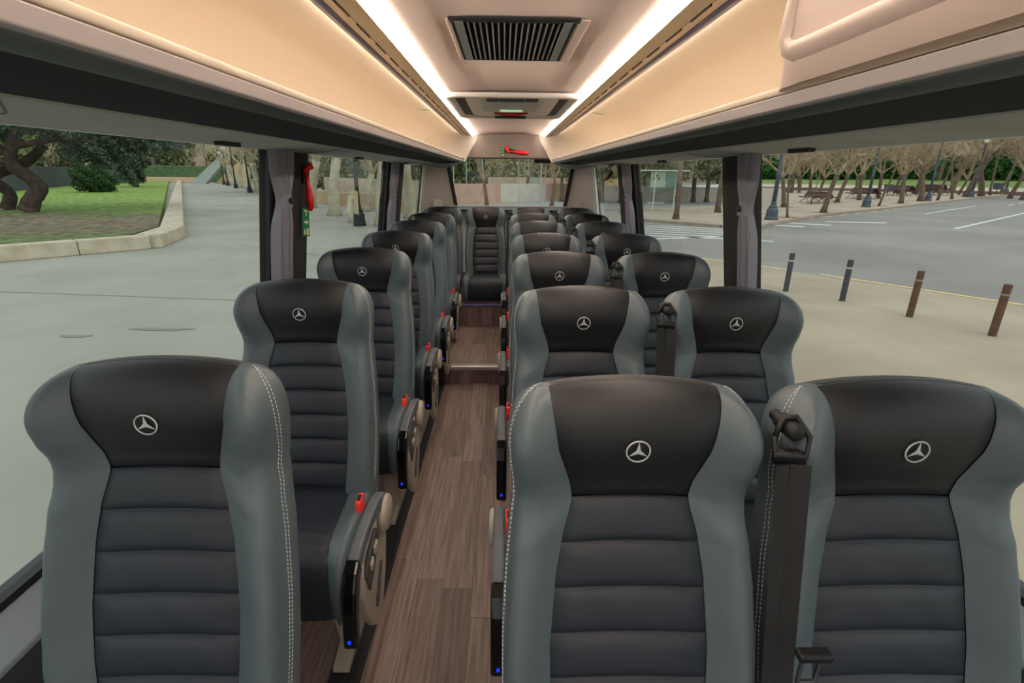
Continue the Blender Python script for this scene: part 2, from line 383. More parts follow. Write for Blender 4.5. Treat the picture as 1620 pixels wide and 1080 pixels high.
# LED strips: lamps of the bus
for sd, nm in ((-1,'left'),(1,'right')):
    X = lambda h: CXB+sd*h
    e = MB().prism_y([(X(.366),bz(.3935)),(X(.382),bz(.3935)),(X(.382),bz(.377)),(X(.378),bz(.377))],Y0,5.79).me()
    tag(link('light_strip', e, ledm), 'glowing white light strip along the %s edge of the ceiling'%nm, 'light strip', 'ceiling light strips')
    e = MB().prism_y([(X(.4895),bz(.3865)),(X(.493),bz(.3865)),(X(.4905),bz(.3795)),(X(.4895),bz(.3795))],Y0,YE-.1).me()
    tag(link('warm_light_strip', e, ledw), 'thin warm light strip behind the metal rail of the %s luggage shelf'%nm, 'light strip', 'shelf light strips')
# green stickers on the lining near the rear, hanger slot on the right shelf
def signplate(name, w, h, th, cells, parent=None):
    """flat plate in xz facing -y with cream pictogram cells"""
    e = parent
    return e
def sticker(loc, rot, w, h, label, rows=1, cols=3, name='emergency_sticker', group=None, base=None):
    e = empty(name, loc, label, 'sticker', group); e.rotation_euler = rot
    link('plate', MB().box(-w/2,w/2,-.001,.001,-h/2,h/2).me(), base or greens, e)
    g = MB(); gw, gh = w/cols, h/rows; r = random.Random(3)
    for i in range(cols):
        for j in range(rows):
            cx, cz = -w/2+gw*(i+.5), -h/2+gh*(j+.5)
            k = (i+j)%3
            if k == 0:    # exit door with figure
                g.box(cx+gw*.08,cx+gw*.34,-.0022,-.001,cz-gh*.36,cz+gh*.36); g.box(cx-gw*.3,cx-gw*.12,-.0022,-.001,cz-gh*.3,cz+gh*.25)
            elif k == 1:  # arrow
                g.box(cx-gw*.3,cx+gw*.05,-.0022,-.001,cz-gh*.1,cz+gh*.1)
                a = len(g.v); g.v += [(cx+gw*.05,-.0022,cz-gh*.28),(cx+gw*.34,-.0022,cz),(cx+gw*.05,-.0022,cz+gh*.28)]; g.f.append((a,a+1,a+2))
            else:         # hammer / window
                g.box(cx-gw*.3,cx+gw*.3,-.0022,-.001,cz+gh*.12,cz+gh*.3); g.box(cx-gw*.05,cx+gw*.08,-.0022,-.001,cz-gh*.35,cz+gh*.12)
    link('pictogram', g.me(), cream_s, e)
    return e
def lin_pt(sd, h, z, y): return (CXB+sd*h, y, bz(z))
sticker((-.515,3.52,bz(.3835)),(math.radians(-84),0,0),.075,.05,'small green emergency sticker on the left shelf lining','1'and 1,3)
sticker((.605,3.52,bz(.374)),(math.radians(-84),math.radians(8),0),.075,.05,'small green emergency sticker on the right shelf lining',1,3)
g = MB().tube([(.90,4.80,bz(.30)),(.915,4.78,bz(.26)),(.925,4.77,bz(.20)),(.93,4.77,bz(.13))],[.008,.014,.014,.012],8)
tag(link('coat_hook', g.me(), blackp, smooth=True), 'dark curved hook rising from the rear of the right luggage shelf', 'hook')
# the closed moulded locker at the right front
e = empty('overhead_locker', (.55,.3,bz(.15)), 'big beige moulded locker door at the front of the right luggage shelf', 'locker')
def lk(me): 
    for v in me.vertices: v.co -= Vector(e.location)
    return me
prof = [(.492,.150),(.484,.165),(.476,.20),(.468,.25),(.462,.30),(.458,.345),(.452,.372),(.455,.384)]
ys = [Y0,0.2,.92,.99,1.025,1.045,1.058,1.06]
P = []
for i,(x,z) in enumerate(prof):
    row = []
    for y in ys:
        t = max(0,(y-.92)/.14); edge = .02+.05*0
        yy = y + (-.11*((i)/7) if y > .95 else 0)
        row.append((x+.5*0+ (.045*t**3), yy, bz(z)))
    P.append(row)
link('locker_door', lk(MB().grid(P).me()), lockm, e, True)
# end return of the locker
Q = [[(x+.045,1.06-.11*(i/7),bz(z)),(x+.20,1.06-.11*(i/7),bz(min(z,.36)))] for i,(x,z) in enumerate(prof)]
link('locker_side', lk(MB().grid(Q).me()), lockm, e, True)
# raised frame of the door (tube-like moulding) around a recessed panel
def doorx(z): return float(np.interp(z,[p[1] for p in prof],[p[0] for p in prof]))
fr_pts = []
path = [(Y0,.205),(0.2,.205),(.88,.20),(.93,.201),(.950,.208),(.955,.225),(.93,.27),(.905,.32),(.89,.36)]
for y,z in path: fr_pts.append(Vector((doorx(z)-.002,y,bz(z)))-Vector(e.location))
P = []
for k,p in enumerate(fr_pts):
    d = (fr_pts[min(k+1,len(fr_pts)-1)]-fr_pts[max(k-1,0)]).normalized(); nn = Vector((-1,0,-.15)).normalized(); s_ = d.cross(nn)
    P.append([tuple(p+s_*a+nn*b) for a,b in ((-.020,-.004),(-.012,.003),(0,.005),(.008,.004),(.012,-.005))])
link('raised_moulding', lk(MB().grid(P).me()) if False else MB().grid(P).me(), lockm, e, True)
fr2 = [Vector((doorx(z)-.002,y,bz(z)))-Vector(e.location) for y,z in [(Y0,.30),(.0,.285),(.4,.272),(.60,.262),(.66,.258)]]
g = MB().tube(fr2,[.02,.02,.018,.016,.006],10); link('handle_ridge', g.me(), lockm, e, True)
# ---------------------------------------------------------------- air intake
e = empty('air_intake', (.02,1.84,bz(.40)), 'black framed air intake grille with lengthwise slats in the ceiling', 'air vent')
def rel(me, e):
    for v in me.vertices: v.co -= Vector(e.location)
    return me
fm = MB().box(-.158,.210,1.570,1.606,bz(.399),bz(.412)).box(-.150,.208,2.086,2.096,bz(.400),bz(.412)).box(-.152,-.143,1.58,2.095,bz(.400),bz(.412)).box(.196,.205,1.58,2.095,bz(.400),bz(.412))
link('vent_frame', rel(fm.me(bev=.003),e), blackp, e)
for a_,b_ in ((.205,.236),(-.165,-.152)): link('side_flange', rel(MB().box(a_,b_,1.582,2.094,bz(.4005),bz(.409)).me(bev=.002),e), ceilm, e)
link('duct', rel(MB().box(-.15,.20,1.585,2.09,bz(.46),bz(.47)).box(-.15,-.145,1.585,2.09,bz(.40),bz(.46)).box(.195,.20,1.585,2.09,bz(.40),bz(.46)).box(-.15,.2,1.58,1.585,bz(.40),bz(.46)).box(-.15,.2,2.09,2.095,bz(.40),bz(.46)).me(),e), blackm, e)
grid_m = mat('grey_grille', (170,164,164), .5, metal=.2)
for xx in (-.130,.178): link('side_rail', rel(MB().box(xx-.012,xx+.012,1.592,2.088,bz(.398),bz(.404)).me(),e), mat('grey_rail',(140,146,142),.5), e)
bar = MB()
for i in range(33): bar.box(-.0024,.0024,i*.0148,i*.0148+.0095,-.004,.004)
bar.box(-.0012,.0012,0,.484,-.002,.006)
bme = bar.me()
for i in range(16):
    o = link('grille_bar', bme, grid_m, e); o.location = (-.106+i*.01735-.0+.0-.02+.02-.0, -.242, .004) ; o.location.x = (-.106+i*.0174)-.02+.0
link('mesh_backing', rel(MB().box(-.115,.165,1.60,2.08,bz(.415),bz(.418)).me(),e), blackm, e)
# ---------------------------------------------------------------- roof hatch
e = empty('roof_hatch', (.05,3.4,bz(.39)), 'pale roof hatch with red handle set in the ceiling towards the rear', 'roof hatch')
def ring(x0,x1,y0,y1,r,n=5):
    pts = []
    for cx,cy,a0 in ((x1-r,y0+r,-90),(x1-r,y1-r,0),(x0+r,y1-r,90),(x0+r,y0+r,180)):
        for i in range(n+1):
            a = math.radians(a0+90*i/n); pts.append((cx+r*math.cos(a),cy+r*math.sin(a)))
    return pts
def ringband(o, i, zo, zi):
    n = len(o); g = MB(); g.v = [(x,y,zo) for x,y in o]+[(x,y,zi) for x,y in i]
    g.f = [(k,(k+1)%n,n+(k+1)%n,n+k) for k in range(n)]; return g
ro = ring(-.33,.41,2.84,3.97,.09); ri = ring(-.29,.37,2.90,3.88,.07); rii = ring(-.275,.355,2.92,3.86,.06)
g = MB(); n_ = len(ro)
g.v = [(x,y,bz(.397)) for x,y in ro]+[(x,y,bz(.378)) for x,y in ring(-.315,.395,2.855,3.955,.085)]+[(x,y,bz(.376)) for x,y in ri]+[(x,y,bz(.3945)) for x,y in rii]
for b in range(3): g.f += [(b*n_+k,b*n_+(k+1)%n_,(b+1)*n_+(k+1)%n_,(b+1)*n_+k) for k in range(n_)]
link('hatch_frame', rel(g.me(),e), frostm, e, True)
link('hatch_well', rel(MB().prism_z(rii,bz(.3935),bz(.399)).me(),e), mat('dark_well',(40,34,32),.6), e)
g = MB(); a = ring(-.215,.295,2.925,3.80,.09); b = ring(-.185,.265,2.955,3.76,.07); n_ = len(a)
g.v = [(x,y,bz(.394)) for x,y in a]+[(x,y,bz(.384)) for x,y in a]+[(x,y,bz(.379)) for x,y in b]; g.f = [(k,(k+1)%n_,n_+(k+1)%n_,n_+k) for k in range(n_)]+[(n_+k,n_+(k+1)%n_,2*n_+(k+1)%n_,2*n_+k) for k in range(n_)]+[tuple(range(2*n_,3*n_))]
lid = link('hatch_lid', rel(g.me(),e), frostm, e)
g = MB(); a = ring(-.14,.22,2.98,3.50,.04); b = ring(-.115,.195,3.01,3.47,.03)
g.v = [(x,y,bz(.378)) for x,y in a]+[(x,y,bz(.373)) for x,y in b]; n_ = len(a); g.f = [(k,(k+1)%n_,n_+(k+1)%n_,n_+k) for k in range(n_)]+[tuple(range(n_,2*n_))]
link('raised_panel', rel(g.me(),e), mat('grey_panel',(200,206,198),.5), lid)
link('label_plate', rel(MB().box(-.03,.11,3.36,3.43,bz(.369),bz(.3725)).me(),e), labelm, e)['label'] = 'pale green instruction label'
hb = MB().tube([(-.07,3.56,bz(.374)),(-.02,3.55,bz(.368)),(.04,3.548,bz(.367)),(.10,3.55,bz(.368)),(.15,3.56,bz(.374))],[.005,.009,.010,.009,.005],8)
link('red_handle', rel(hb.me(),e), mat('dark_red',(170,22,22),.4), e, True)
for x0,x1,yy in ((-.10,-.03,2.925),(-.03,.11,2.925),(.11,.18,2.925),(-.07,.15,3.79)):
    link('vent_slot', rel(MB().box(x0+.002,x1-.002,yy,yy+.07,bz(.370),bz(.392)).me(bev=.003),e), blackp, e)
# ---------------------------------------------------------------- hammer
def hammer(loc, rot, label, s=1.0):
    e = empty('emergency_hammer', loc, label, 'hammer'); e.rotation_euler = rot
    h = MB().tube([(0,0,.02),(0,-.002,-.02),(0,-.004,-.06),(0,-.004,-.10),(0,-.002,-.135),(0,0,-.15)],[.007,.009,.014,.018,.015,.006],10)
    link('handle', h.me(), redp, e, True)
    h = MB().tube([(-.012,0,.018),(.0,-.002,.035),(.026,-.002,.052),(.036,0,.040)],[.009,.013,.015,.007],10)
    link('hammer_head', h.me(), redp, e, True)
    link('holder', MB().box(-.016,.02,.004,.022,-.03,.055).me(bev=.004), blackp, e)
    e.scale = (s,s,s)
    return e
hammer((-.915,2.45,bz(-.025)),(0,0,math.radians(62)),'red emergency hammer clipped to the black left pillar')
hammer((.075,5.78,bz(.232)),(0,math.radians(-84),0),'red emergency hammer clipped to the header above the rear window',1.25)
sticker((-.015,5.793,bz(.225)),(0,0,0),.03,.09,'narrow green emergency sticker beside the hammer on the rear header',3,1)
sticker((-.935,2.425,bz(-.225)),(0,math.radians(8),math.radians(70)),.045,.13,'tall green emergency sticker on the black left pillar under the hammer',3,1)
sticker((-.985,3.46,bz(-.19)),(0,math.radians(8),math.radians(90)),.09,.15,'green and cream exit sticker on the second left window pane',2,2,base=cream_s)
# ---------------------------------------------------------------- curtains
def curtain(sd, y0, y1, clipz, label, dark=False, spread=0.0):
    w_ = wl if sd < 0 else wr
    yc = (y0+y1)/2
    e = empty('curtain', (w_(-.9)-sd*.08, yc, bz(-.88)), label, 'curtain')
    P = []; n = 46
    for z in np.linspace(-.87,.085,40):
        d = abs(z-clipz); pinch = 1-.45*math.exp(-(d/.07)**2)
        half = (y1-y0)/2*pinch*(1+ (spread*max(0,z-clipz)/.3))
        row = []
        for j in range(n+1):
            t = j/n*2-1
            fold = .010*math.sin(t*13+z*1.5)*pinch + .004*math.sin(t*31+z*9)
            bulge = .028*math.sqrt(max(0,1-t*t))
            off = -spread*.08*max(0,z-clipz)/.3
            row.append((w_(z)-sd*(.052+bulge+fold)-e.location.x, yc+off+t*half-e.location.y, bz(z)-e.location.z))
        P.append(row)
    link('cloth', MB().grid(P).me(), curt2 if dark else curt, e, True)
    g = MB(); pts = []
    h = (y1-y0)/2*.62
    P = [[(w_(clipz)-sd*(.050+.042*math.sqrt(max(0,1-t*t)))-e.location.x, t*h, bz(clipz+dz)-e.location.z) for t in np.linspace(-1,1,13)] for dz in (-.028,.028)]
    link('tieback', MB().grid(P).me(), curt, e, True)['label'] = 'grey tieback strap'
    g = MB().lathe([(.0,-.004),(.011,-.004),(.013,0),(.011,.004),(.0,.004)],12,(w_(clipz)-sd*.098-e.location.x,-.01,bz(clipz)-e.location.z),'x')
    link('button', g.me(), blackp, e, True)['label'] = 'black press stud'
    return e
curtain(-1,2.10,2.26,-.115,'grey gathered curtain tied to the first left pillar',spread=.5)
curtain(-1,4.27,4.46,-.19,'grey gathered curtain tied before the rearmost left window',spread=.1)
curtain(1,2.045,2.165,-.125,'grey gathered curtain tied to the first right pillar',spread=.5)
curtain(1,4.08,4.28,-.17,'grey gathered curtain tied before the rearmost right window',spread=.1)
g = MB().tube([(.985,4.80,bz(.03)),(.97,4.82,bz(.0)),(.95,4.80,bz(-.03)),(.93,4.86,bz(-.05))],[.012,.016,.012,.006],8)
tag(link('belt_anchor', g.me(), blackp, smooth=True), 'black belt anchor on the rearmost right pillar', 'fitting')
# ---------------------------------------------------------------- floor
fy0, fy1 = -1.2, 3.60
flo = struct('floor', MB().prism_z([(-1.06,fy0),(1.15,fy0),(1.15,Y1),(-1.06,Y1)],FL-.06,FL-.004).me(), mat('dark_floor',(58,52,52),.6,bump=.2), 'brown wood-effect floor of the aisle')
rp = random.Random(5)
def planks(parent, x0, x1, y0, y1, z, m, w=.112, L=.92, name='floor_plank'):
    x = x0; c = 0
    while x < x1-.002:
        xe = min(x+w,x1); y = y0-rp.uniform(0,L)
        while y < y1:
            ya, yb = max(y,y0), min(y+L,y1)
            if yb-ya > .01:
                o = link(name, MB().box(-(xe-x)/2+.0006,(xe-x)/2-.0006,-(yb-ya)/2+.0008,(yb-ya)/2-.0008,-.0035,.0).me(), m, parent)
                o.location = ((x+xe)/2,(ya+yb)/2,z)
            y += L
        x = xe; c += 1
planks(flo, -.455, .33, .45, fy1-.005, FL, wood)
planks(flo, -1.05, -.56, .45, fy1-.005, FL, wood, w=.165)
g = MB().box(-.555,-.455,fy0,fy1,FL-.0035,FL-.001)
for i in range(6): g.box(-.498+i*.0068,-.4955+i*.0068,fy0,fy1,FL-.001,FL+.002)
struct('trim_12', g.me(), mat('black_track',(30,30,31),.5), 'black ribbed seat track along the left edge of the aisle')
p1 = struct('floor.001', MB().box(-1.06,1.14,3.60,Y1,FL,FL+.141).me(), mat('step_core',(52,44,44),.6), 'raised wood-effect floor platform of the rear aisle')
planks(p1, -.49, .33, 3.635, 4.66, FL+.145, wood)
x = -.455
while x < .3:
    o = link('riser_board', MB().box(-.056,.056,-.003,.003,0,.112).me(), woodv, p1); o.location = (x+.056,3.597,FL+.001); x += .114
link('nosing', MB().prism_x([(3.585,FL+.113),(3.60,FL+.112),(3.640,FL+.143),(3.635,FL+.149),(3.592,FL+.147),(3.584,FL+.138)],-.46,.33).me(bev=.002), alu, p1)['label'] = 'pale metal nosing of the first step'
p2 = struct('floor.002', MB().box(-1.06,1.14,4.67,Y1,FL+.141,FL+.352).me(), mat('step_core2',(52,44,44),.6), 'raised box floor under the back row of seats')
x = -.455
while x < .3:
    o = link('riser_board', MB().box(-.056,.056,-.003,.003,0,.19).me(), woodv, p2); o.location = (x+.056,4.665,FL+.145); x += .114
link('nosing', MB().box(-.47,.33,4.655,4.70,FL+.340,FL+.357).me(bev=.003), mat('purple_metal_nosing',(96,88,128),.35,metal=.5), p2)['label'] = 'dark purplish metal nosing of the second step'
# ---------------------------------------------------------------- seats
def I(z, tbl, k): return float(np.interp(z,[r[0] for r in tbl],[r[k] for r in tbl]))
#        z     hw    ph    yf    bf    yb
TB = [(.50,.208,.122,-.225,.020,-.10),(.575,.212,.126,-.212,.026,-.09),(.68,.216,.134,-.184,.034,-.065),(.78,.216,.136,-.154,.036,-.04),
      (.90,.210,.127,-.118,.034,0.0),(.97,.203,.115,-.096,.030,.022),(1.015,.198,.102,-.080,.026,.036),(1.032,.198,.100,-.074,.025,.041),
      (1.06,.201,.106,-.074,.028,.046),(1.09,.204,.116,-.079,.033,.050),(1.12,.206,.126,-.083,.033,.050)]
ZS = 1.028
rows = []
NCH = 6; z0c = .575; ch = (ZS-z0c)/NCH
for k in range(NCH):
    for c in (0,.025,.07,.15,.28,.5,.72,.85,.93,.975): rows.append((z0c+(k+c)*ch, c, 0))
rows = [(.52,.5,0),(.55,.5,0)]+rows+[(ZS-.0015,1,0)]
for z in np.linspace(ZS+.0015,1.12,10): rows.append((z,None,1))
for a in np.linspace(0,PI/2,13)[1:]: rows.append((a,None,2))
NP_, NB_ = 14, 11
bprof = [(0,-.005),(.06,.15),(.2,.55),(.42,.95),(.62,1.0),(.80,.78),(.92,.35),(1.0,-.45)]
def boff(v, bf):
    return float(np.interp(v,[p[0] for p in bprof],[p[1] for p in bprof]))*bf
def seatrow(r):
    z,c,kind = r
    if kind == 2:
        a = z; s_, co = math.sin(a)**.9, math.cos(a)**.75
        z = 1.12+.106*s_; hw = .150+.056*co; ph = .126+.016*s_ - (.004 if co<.2 else 0)
        ym = -.017; yf = ym-.067*co; yb = ym+.067*co; bf = .033*co; arch = .014*s_
    else:
        hw,ph,yf,bf,yb = (I(z,TB,k) for k in range(1,6)); arch = 0
        if kind == 1 : s_ = 0
    fr_, lb, rb, bk = [], [], [], []
    ph = min(ph, hw-.008)
    def zz(x): return z-arch*(x/.147)**2
    for i in range(NP_+1):
        t = -1+2*i/NP_; x = ph*t
        e_ = 1-abs(t)**10
        if kind == 0:
            q = .012*(1-abs(2*c-1)**5)*e_ + (-.002)
            q += .0015*math.sin(x*60+z*40)*e_*(1-abs(2*c-1))
            fr_.append((x, yf-q+.004*(1-t*t)*0, z+.006*(1-t*t)))
        else:
            d = min(1,(z-ZS)/.012) if kind == 1 else 1
            q = (.008*d+.004*(1-t*t))*e_ - .002
            if kind == 2: q *= math.cos(r[0])
            dz = .006*(1-t*t)*max(0,1-(z-ZS)/.06)
            fr_.append((x, yf-q, zz(x)+dz))
    for sgn, L in ((-1,lb),(1,rb)):
        for i in range(NB_+1):
            v = i/NB_; v2 = v**.9
            x = ph+(hw-ph)*math.sin(v2*PI/2)**1.0*.5+(hw-ph)*v2*.5
            y = yf-boff(v,bf)
            if v > .85: y = y+(v-.85)/.15*.012
            wr_ = .0025*math.sin((z*95+x*40))*math.exp(-((z-1.0)/.05)**2)*(v>.1)
            L.append((sgn*x, min(y+wr_, yb-.004), zz(x)))
        yl = L[-1][1]
        for v in (.3,.6,.85,1.0):      # flank
            x = hw*(1+.012*math.sin(PI*v))-(.02*max(0,v-.6)/.4)
            L.append((sgn*x, yl+(yb-.01-yl)*v, zz(x)))
    hw2 = abs(lb[-1][0])
    for i in range(9):
        t = -1+i/4; x = hw2*t
        bk.append((x, yb-.01+.012*math.sqrt(max(0,1-t*t))*(math.cos(r[0]) if kind==2 else 1), zz(x)))
    return fr_, lb, rb, bk
R_ = [seatrow(r) for r in rows]
split = next(i for i,r in enumerate(rows) if r[2] == 1)
me_panel = MB().grid([r[0] for r in R_[:split]]).me('backrest_panel')
me_head = MB().grid([r[0] for r in R_[split:]]).me('headrest_panel')
def closed_grid(P):
    return MB().grid(P)
me_bl = MB().grid([r[1] for r in R_]).me('bolster_l'); me_br = MB().grid([r[2] for r in R_]).me('bolster_r')
me_bk = MB().grid([r[3] for r in R_]).me('shell')
# stitching on the bolsters, seam cords
def stitches(side, idx, off, g=None):
    g = g or MB(); pts = []
    for r in R_[2:]:
        pts.append(Vector(r[side][idx]).lerp(Vector(r[side][idx+1]),off))
    d = 0; seg = 0
    L = [0]
    for a,b in zip(pts,pts[1:]): L.append(L[-1]+(b-a).length)
    s = 0.02
    while s < L[-1]-.01:
        for _ in (0,):
            k = max(i for i in range(len(L)-1) if L[i] <= s); f = (s-L[k])/max(1e-6,L[k+1]-L[k])
            p = pts[k].lerp(pts[k+1],f); t = (pts[k+1]-pts[k]).normalized()
            sg = -1 if side == 1 else 1
            nn = Vector((sg*.75,-.65,0)).normalized(); b = t.cross(nn).normalized()
            p = p+nn*.0006; a = len(g.v)
            for q in (p-t*.0026-b*.0007,p+t*.0026-b*.0007,p+t*.0026+b*.0007,p-t*.0026+b*.0007): g.v.append(tuple(q))
            top = p+nn*.0009; g.v.append(tuple(top-t*.0018)); g.v.append(tuple(top+t*.0018))
            g.f += [(a,a+1,a+5,a+4),(a+2,a+3,a+4,a+5),(a+1,a+2,a+5),(a+3,a,a+4)]
        s += .0082
    return g
me_sl = stitches(1,NB_,.45,stitches(1,NB_,0)).me('stitch_l'); me_sr = stitches(2,NB_,.45,stitches(2,NB_,0)).me('stitch_r')
# cushion
CP = [(-.165,.560),(-.22,.557),(-.29,.558),(-.36,.564),(-.42,.570),(-.47,.566),(-.505,.548),(-.525,.515),(-.532,.47),(-.530,.42),(-.520,.375),(-.505,.345)]
def cush():
    pts = []
    n = 44
    for i in range(n+1):
        t = i/n*(len(CP)-1); k = min(int(t),len(CP)-2); f = t-k
        p0,p1,p2,p3 = CP[max(k-1,0)],CP[k],CP[k+1],CP[min(k+2,len(CP)-1)]
        pts.append(tuple(.5*((2*p1[a])+(-p0[a]+p2[a])*f+(2*p0[a]-5*p1[a]+4*p2[a]-p3[a])*f*f+(-p0[a]+3*p1[a]-3*p2[a]+p3[a])*f**3) for a in (0,1)))
    F,Lb,Rb = [],[],[]
    for i,(y,z) in enumerate(pts):
        a = pts[max(i-1,0)]; b = pts[min(i+1,n)]; ty,tz = b[0]-a[0],b[1]-a[1]; l = math.hypot(ty,tz); ny,nz_ = -tz/l*-1, ty/l*-1
        ny, nz_ = tz/l, -ty/l
        s = i/n; ph = .130+.035*min(1,s*1.6); hw = .210+.006*math.sin(min(1,s*1.5)*PI/2)-.018*max(0,(s-.45)/.55)
        if s > .85: hw -= .012*(s-.85)/.15
        def P3(x,o): return (x, y+ny*o, z+nz_*o)
        F.append([P3(ph*(-1+2*j/12), .007*(1-abs(-1+2*j/12)**8)+(.0018*math.sin(y*150+j*.35) if s<.6 else 0)) for j in range(13)])
        for sg,LL in ((-1,Lb),(1,Rb)):
            row = []
            for j in range(9):
                v = j/8; o = float(np.interp(v,[0,.15,.4,.65,.85,1],[-.002,.009,.02,.018,.004,-.02]))
                row.append(P3(sg*(ph+(hw-ph)*math.sin(v*PI/2)**.9), o))
            bz_ = .44 if y > -.42 else .44-.10*min(1,(-.42-y)/.1)
            yb, zb = row[-1][1], row[-1][2]
            for v in (.35,.7,1.0): row.append((sg*(hw-.004*v), yb+(max(yb,-.50)-yb)*v, zb+(min(zb,max(.34,bz_))-zb)*v))
            LL.append(row)
    return F,Lb,Rb
F_,LB_,RB_ = cush()
me_cf = MB().grid(F_).me('cushion'); me_cl = MB().grid(LB_).me('cb_l'); me_cr = MB().grid(RB_).me('cb_r')
me_cb = MB().box(-.19,.19,-.49,-.15,.345,.52).me('cushion_base', bev=.01)
# emblem: ring with a three pointed star, standing just proud of the leather
def emblem():
    g = MB(); R, r = .0205, .0178; n = 40
    for h,(ra,rb) in ((0,(R,r)),):
        k = len(g.v)
        for j in range(n):
            t = 2*PI*j/n; c,s = math.cos(t),math.sin(t)
            g.v += [(R*c,0,R*s),((R-.0006)*c,-.0014,(R-.0006)*s),((r+.0004)*c,-.0014,(r+.0004)*s),(r*c,0,r*s)]
        for j in range(n):
            a = k+4*j; b = k+4*((j+1)%n)
            for q in range(3): g.f.append((a+q,b+q,b+q+1,a+q+1))
    k = len(g.v); g.v.append((0,-.0018,0))
    for j in range(3):
        t = PI/2+2*PI*j/3; g.v.append((.0184*math.cos(t),-.0008,.0184*math.sin(t)))
        t += PI/3; g.v.append((.0042*math.cos(t),-.0008,.0042*math.sin(t)))
    for j in range(6): g.f.append((k,k+1+j,k+1+(j+1)%6))
    return g.me('emblem')
me_em = emblem()
# armrest pieces, local to the seat, for the +x side (mirrored for the other)
def arm_meshes(sg):
    X = lambda a,b: (a,b) if sg > 0 else (-b-.022,-a-.022)
    out = {}
    # arm: swept profile from the pivot forward then drooping
    top = [(-.185,.545),(-.25,.566),(-.33,.572),(-.41,.570),(-.47,.562),(-.505,.545)]
    bot = [(-.485,.505),(-.44,.525),(-.36,.532),(-.28,.524),(-.22,.50),(-.19,.47)]
    x0,x1 = X(.212,.246)
    out['arm'] = MB().prism_x(top+bot,x0,x1).me(bev=.007)
    tip = [(-.500,.550),(-.535,.530),(-.562,.49),(-.578,.43),(-.588,.37),(-.592,.33),(-.580,.322),(-.560,.33),(-.548,.38),(-.532,.44),(-.508,.485),(-.483,.507)]
    x0,x1 = X(.210,.248)
    out['tip'] = MB().prism_x(tip,x0,x1).me(bev=.008)
    x0,x1 = X(.224,.232)
    out['led'] = MB().box(x0,x1,-.5935,-.588,.349,.357).me(bev=.001)
    xc = .246 if sg > 0 else -.268
    out['disc'] = MB().lathe([(.004,-.014),(.056,-.014),(.060,-.006),(.060,.006),(.055,.012),(.004,.013)],28,(xc,-.205,.478),'x').me()
    # side shield
    sh = [(-.16,.45),(-.19,.52),(-.26,.50),(-.36,.455),(-.43,.42),(-.455,.36),(-.43,.27),(-.38,.18),(-.33,.13),(-.26,.16),(-.20,.25),(-.165,.34)]
    x0,x1 = X(.206,.232)
    out['shield'] = MB().prism_x(sh,x0,x1).me(bev=.008)
    x0,x1 = X(.226,.238)
    out['ctrl'] = MB().prism_x([(-.29,.485),(-.385,.455),(-.43,.415),(-.40,.34),(-.33,.38),(-.27,.44)],x0,x1).me(bev=.003)
    x0,x1 = X(.236,.246)
    out['b1'] = MB().prism_x([(-.315,.462),(-.345,.452),(-.345,.425),(-.315,.435)],x0,x1).me(bev=.003)
    out['b2'] = MB().prism_x([(-.365,.440),(-.395,.430),(-.390,.405),(-.362,.412)],x0,x1).me(bev=.003)
    x0,x1 = X(.231,.240)
    out['lever'] = MB().prism_x([(-.262,.33),(-.27,.335),(-.345,.25),(-.352,.225),(-.338,.225)],x0,x1).me(bev=.002)
    x0,x1 = X(.192,.209)
    out['buckle'] = MB().prism_x([(-.285,.612),(-.335,.606),(-.340,.58),(-.335,.545),(-.290,.545)],x0,x1).me(bev=.004)
    out['bslot'] = MB().box(*X(.196,.205),-.322,-.298,.605,.613).me()
    return out
AR, AL = arm_meshes(1), arm_meshes(-1)
def pedestal(h):
    """h: platform height over the front floor"""
    g = MB()
    for s in (-1,1):
        x0,x1 = sorted((s*.085,s*.140))
        g.prism_x([(-.40,h),(.12,h),(.12,h+.015),(.02,h+.04),(-.05,.34),(-.38,.34),(-.31,h+.04),(-.395,h+.02)],x0,x1)
    g.box(-.13,.13,-.25,-.20,.30,.335)
    return g.me(bev=.003)
PED = {0:pedestal(0),.145:pedestal(.145),.352:None}
g = MB()
for s in (-1,1): g.box(*sorted((s*.13,s*.10)),-.45,-.1,.352,.36)
g.box(-.14,.14,-.5,-.08,.3525,.3255+.0) if False else None
# seat belt set on the left shoulder of the window seats
def belt_parts():
    out = {}
    x = -.213
    gd = MB().tube([(x-.028,-.055,1.128),(x-.030,-.065,1.10),(x+.02,-.068,1.098),(x+.025,-.060,1.13),(x+.006,-.045,1.158),(x-.014,-.045,1.156),(x-.028,-.055,1.128)],.0048,8)
    gd.box(x-.028,x+.024,-.068,-.055,1.085,1.106)
    out['guide'] = gd.me()

    out['knob'] = MB().lathe([(.003,-.02),(.012,-.02),(.014,-.01),(.014,.03),(.010,.032),(.010,.05),(.003,.05)],14,(x-.002,-.05,1.140),'y').me()
    P = []
    for t in np.linspace(0,1,14):
        z = 1.095-.76*t; y = -.085-.12*min(1,t*1.25); xx = x-.014+.004*t
        P.append([(xx-.024,y-.006,z),(xx-.012,y-.002,z),(xx+.0,y+.002,z)])
    P2 = []
    for t in np.linspace(0,1,14):
        z = 1.09-.70*t; y = -.078-.115*min(1,t*1.25); xx = x+.010-.006*t
        P2.append([(xx-.016,y+.004,z),(xx,y,z),(xx+.014,y-.003,z)])
    g = MB(); g.grid(P); g.grid(P2)
    out['belt'] = g.me()
    z = .80; out['tongue_grip'] = MB().box(x-.010,x+.042,-.200,-.180,z+.02,z+.034).me(bev=.004)
    out['tongue'] = MB().box(x-.004,x+.028,-.195,-.189,z-.028,z-.022).box(x-.004,x+.001,-.195,-.189,z-.028,z+.02).box(x+.023,x+.028,-.195,-.189,z-.028,z+.02).me(bev=.001)
    return out
BP = belt_parts()
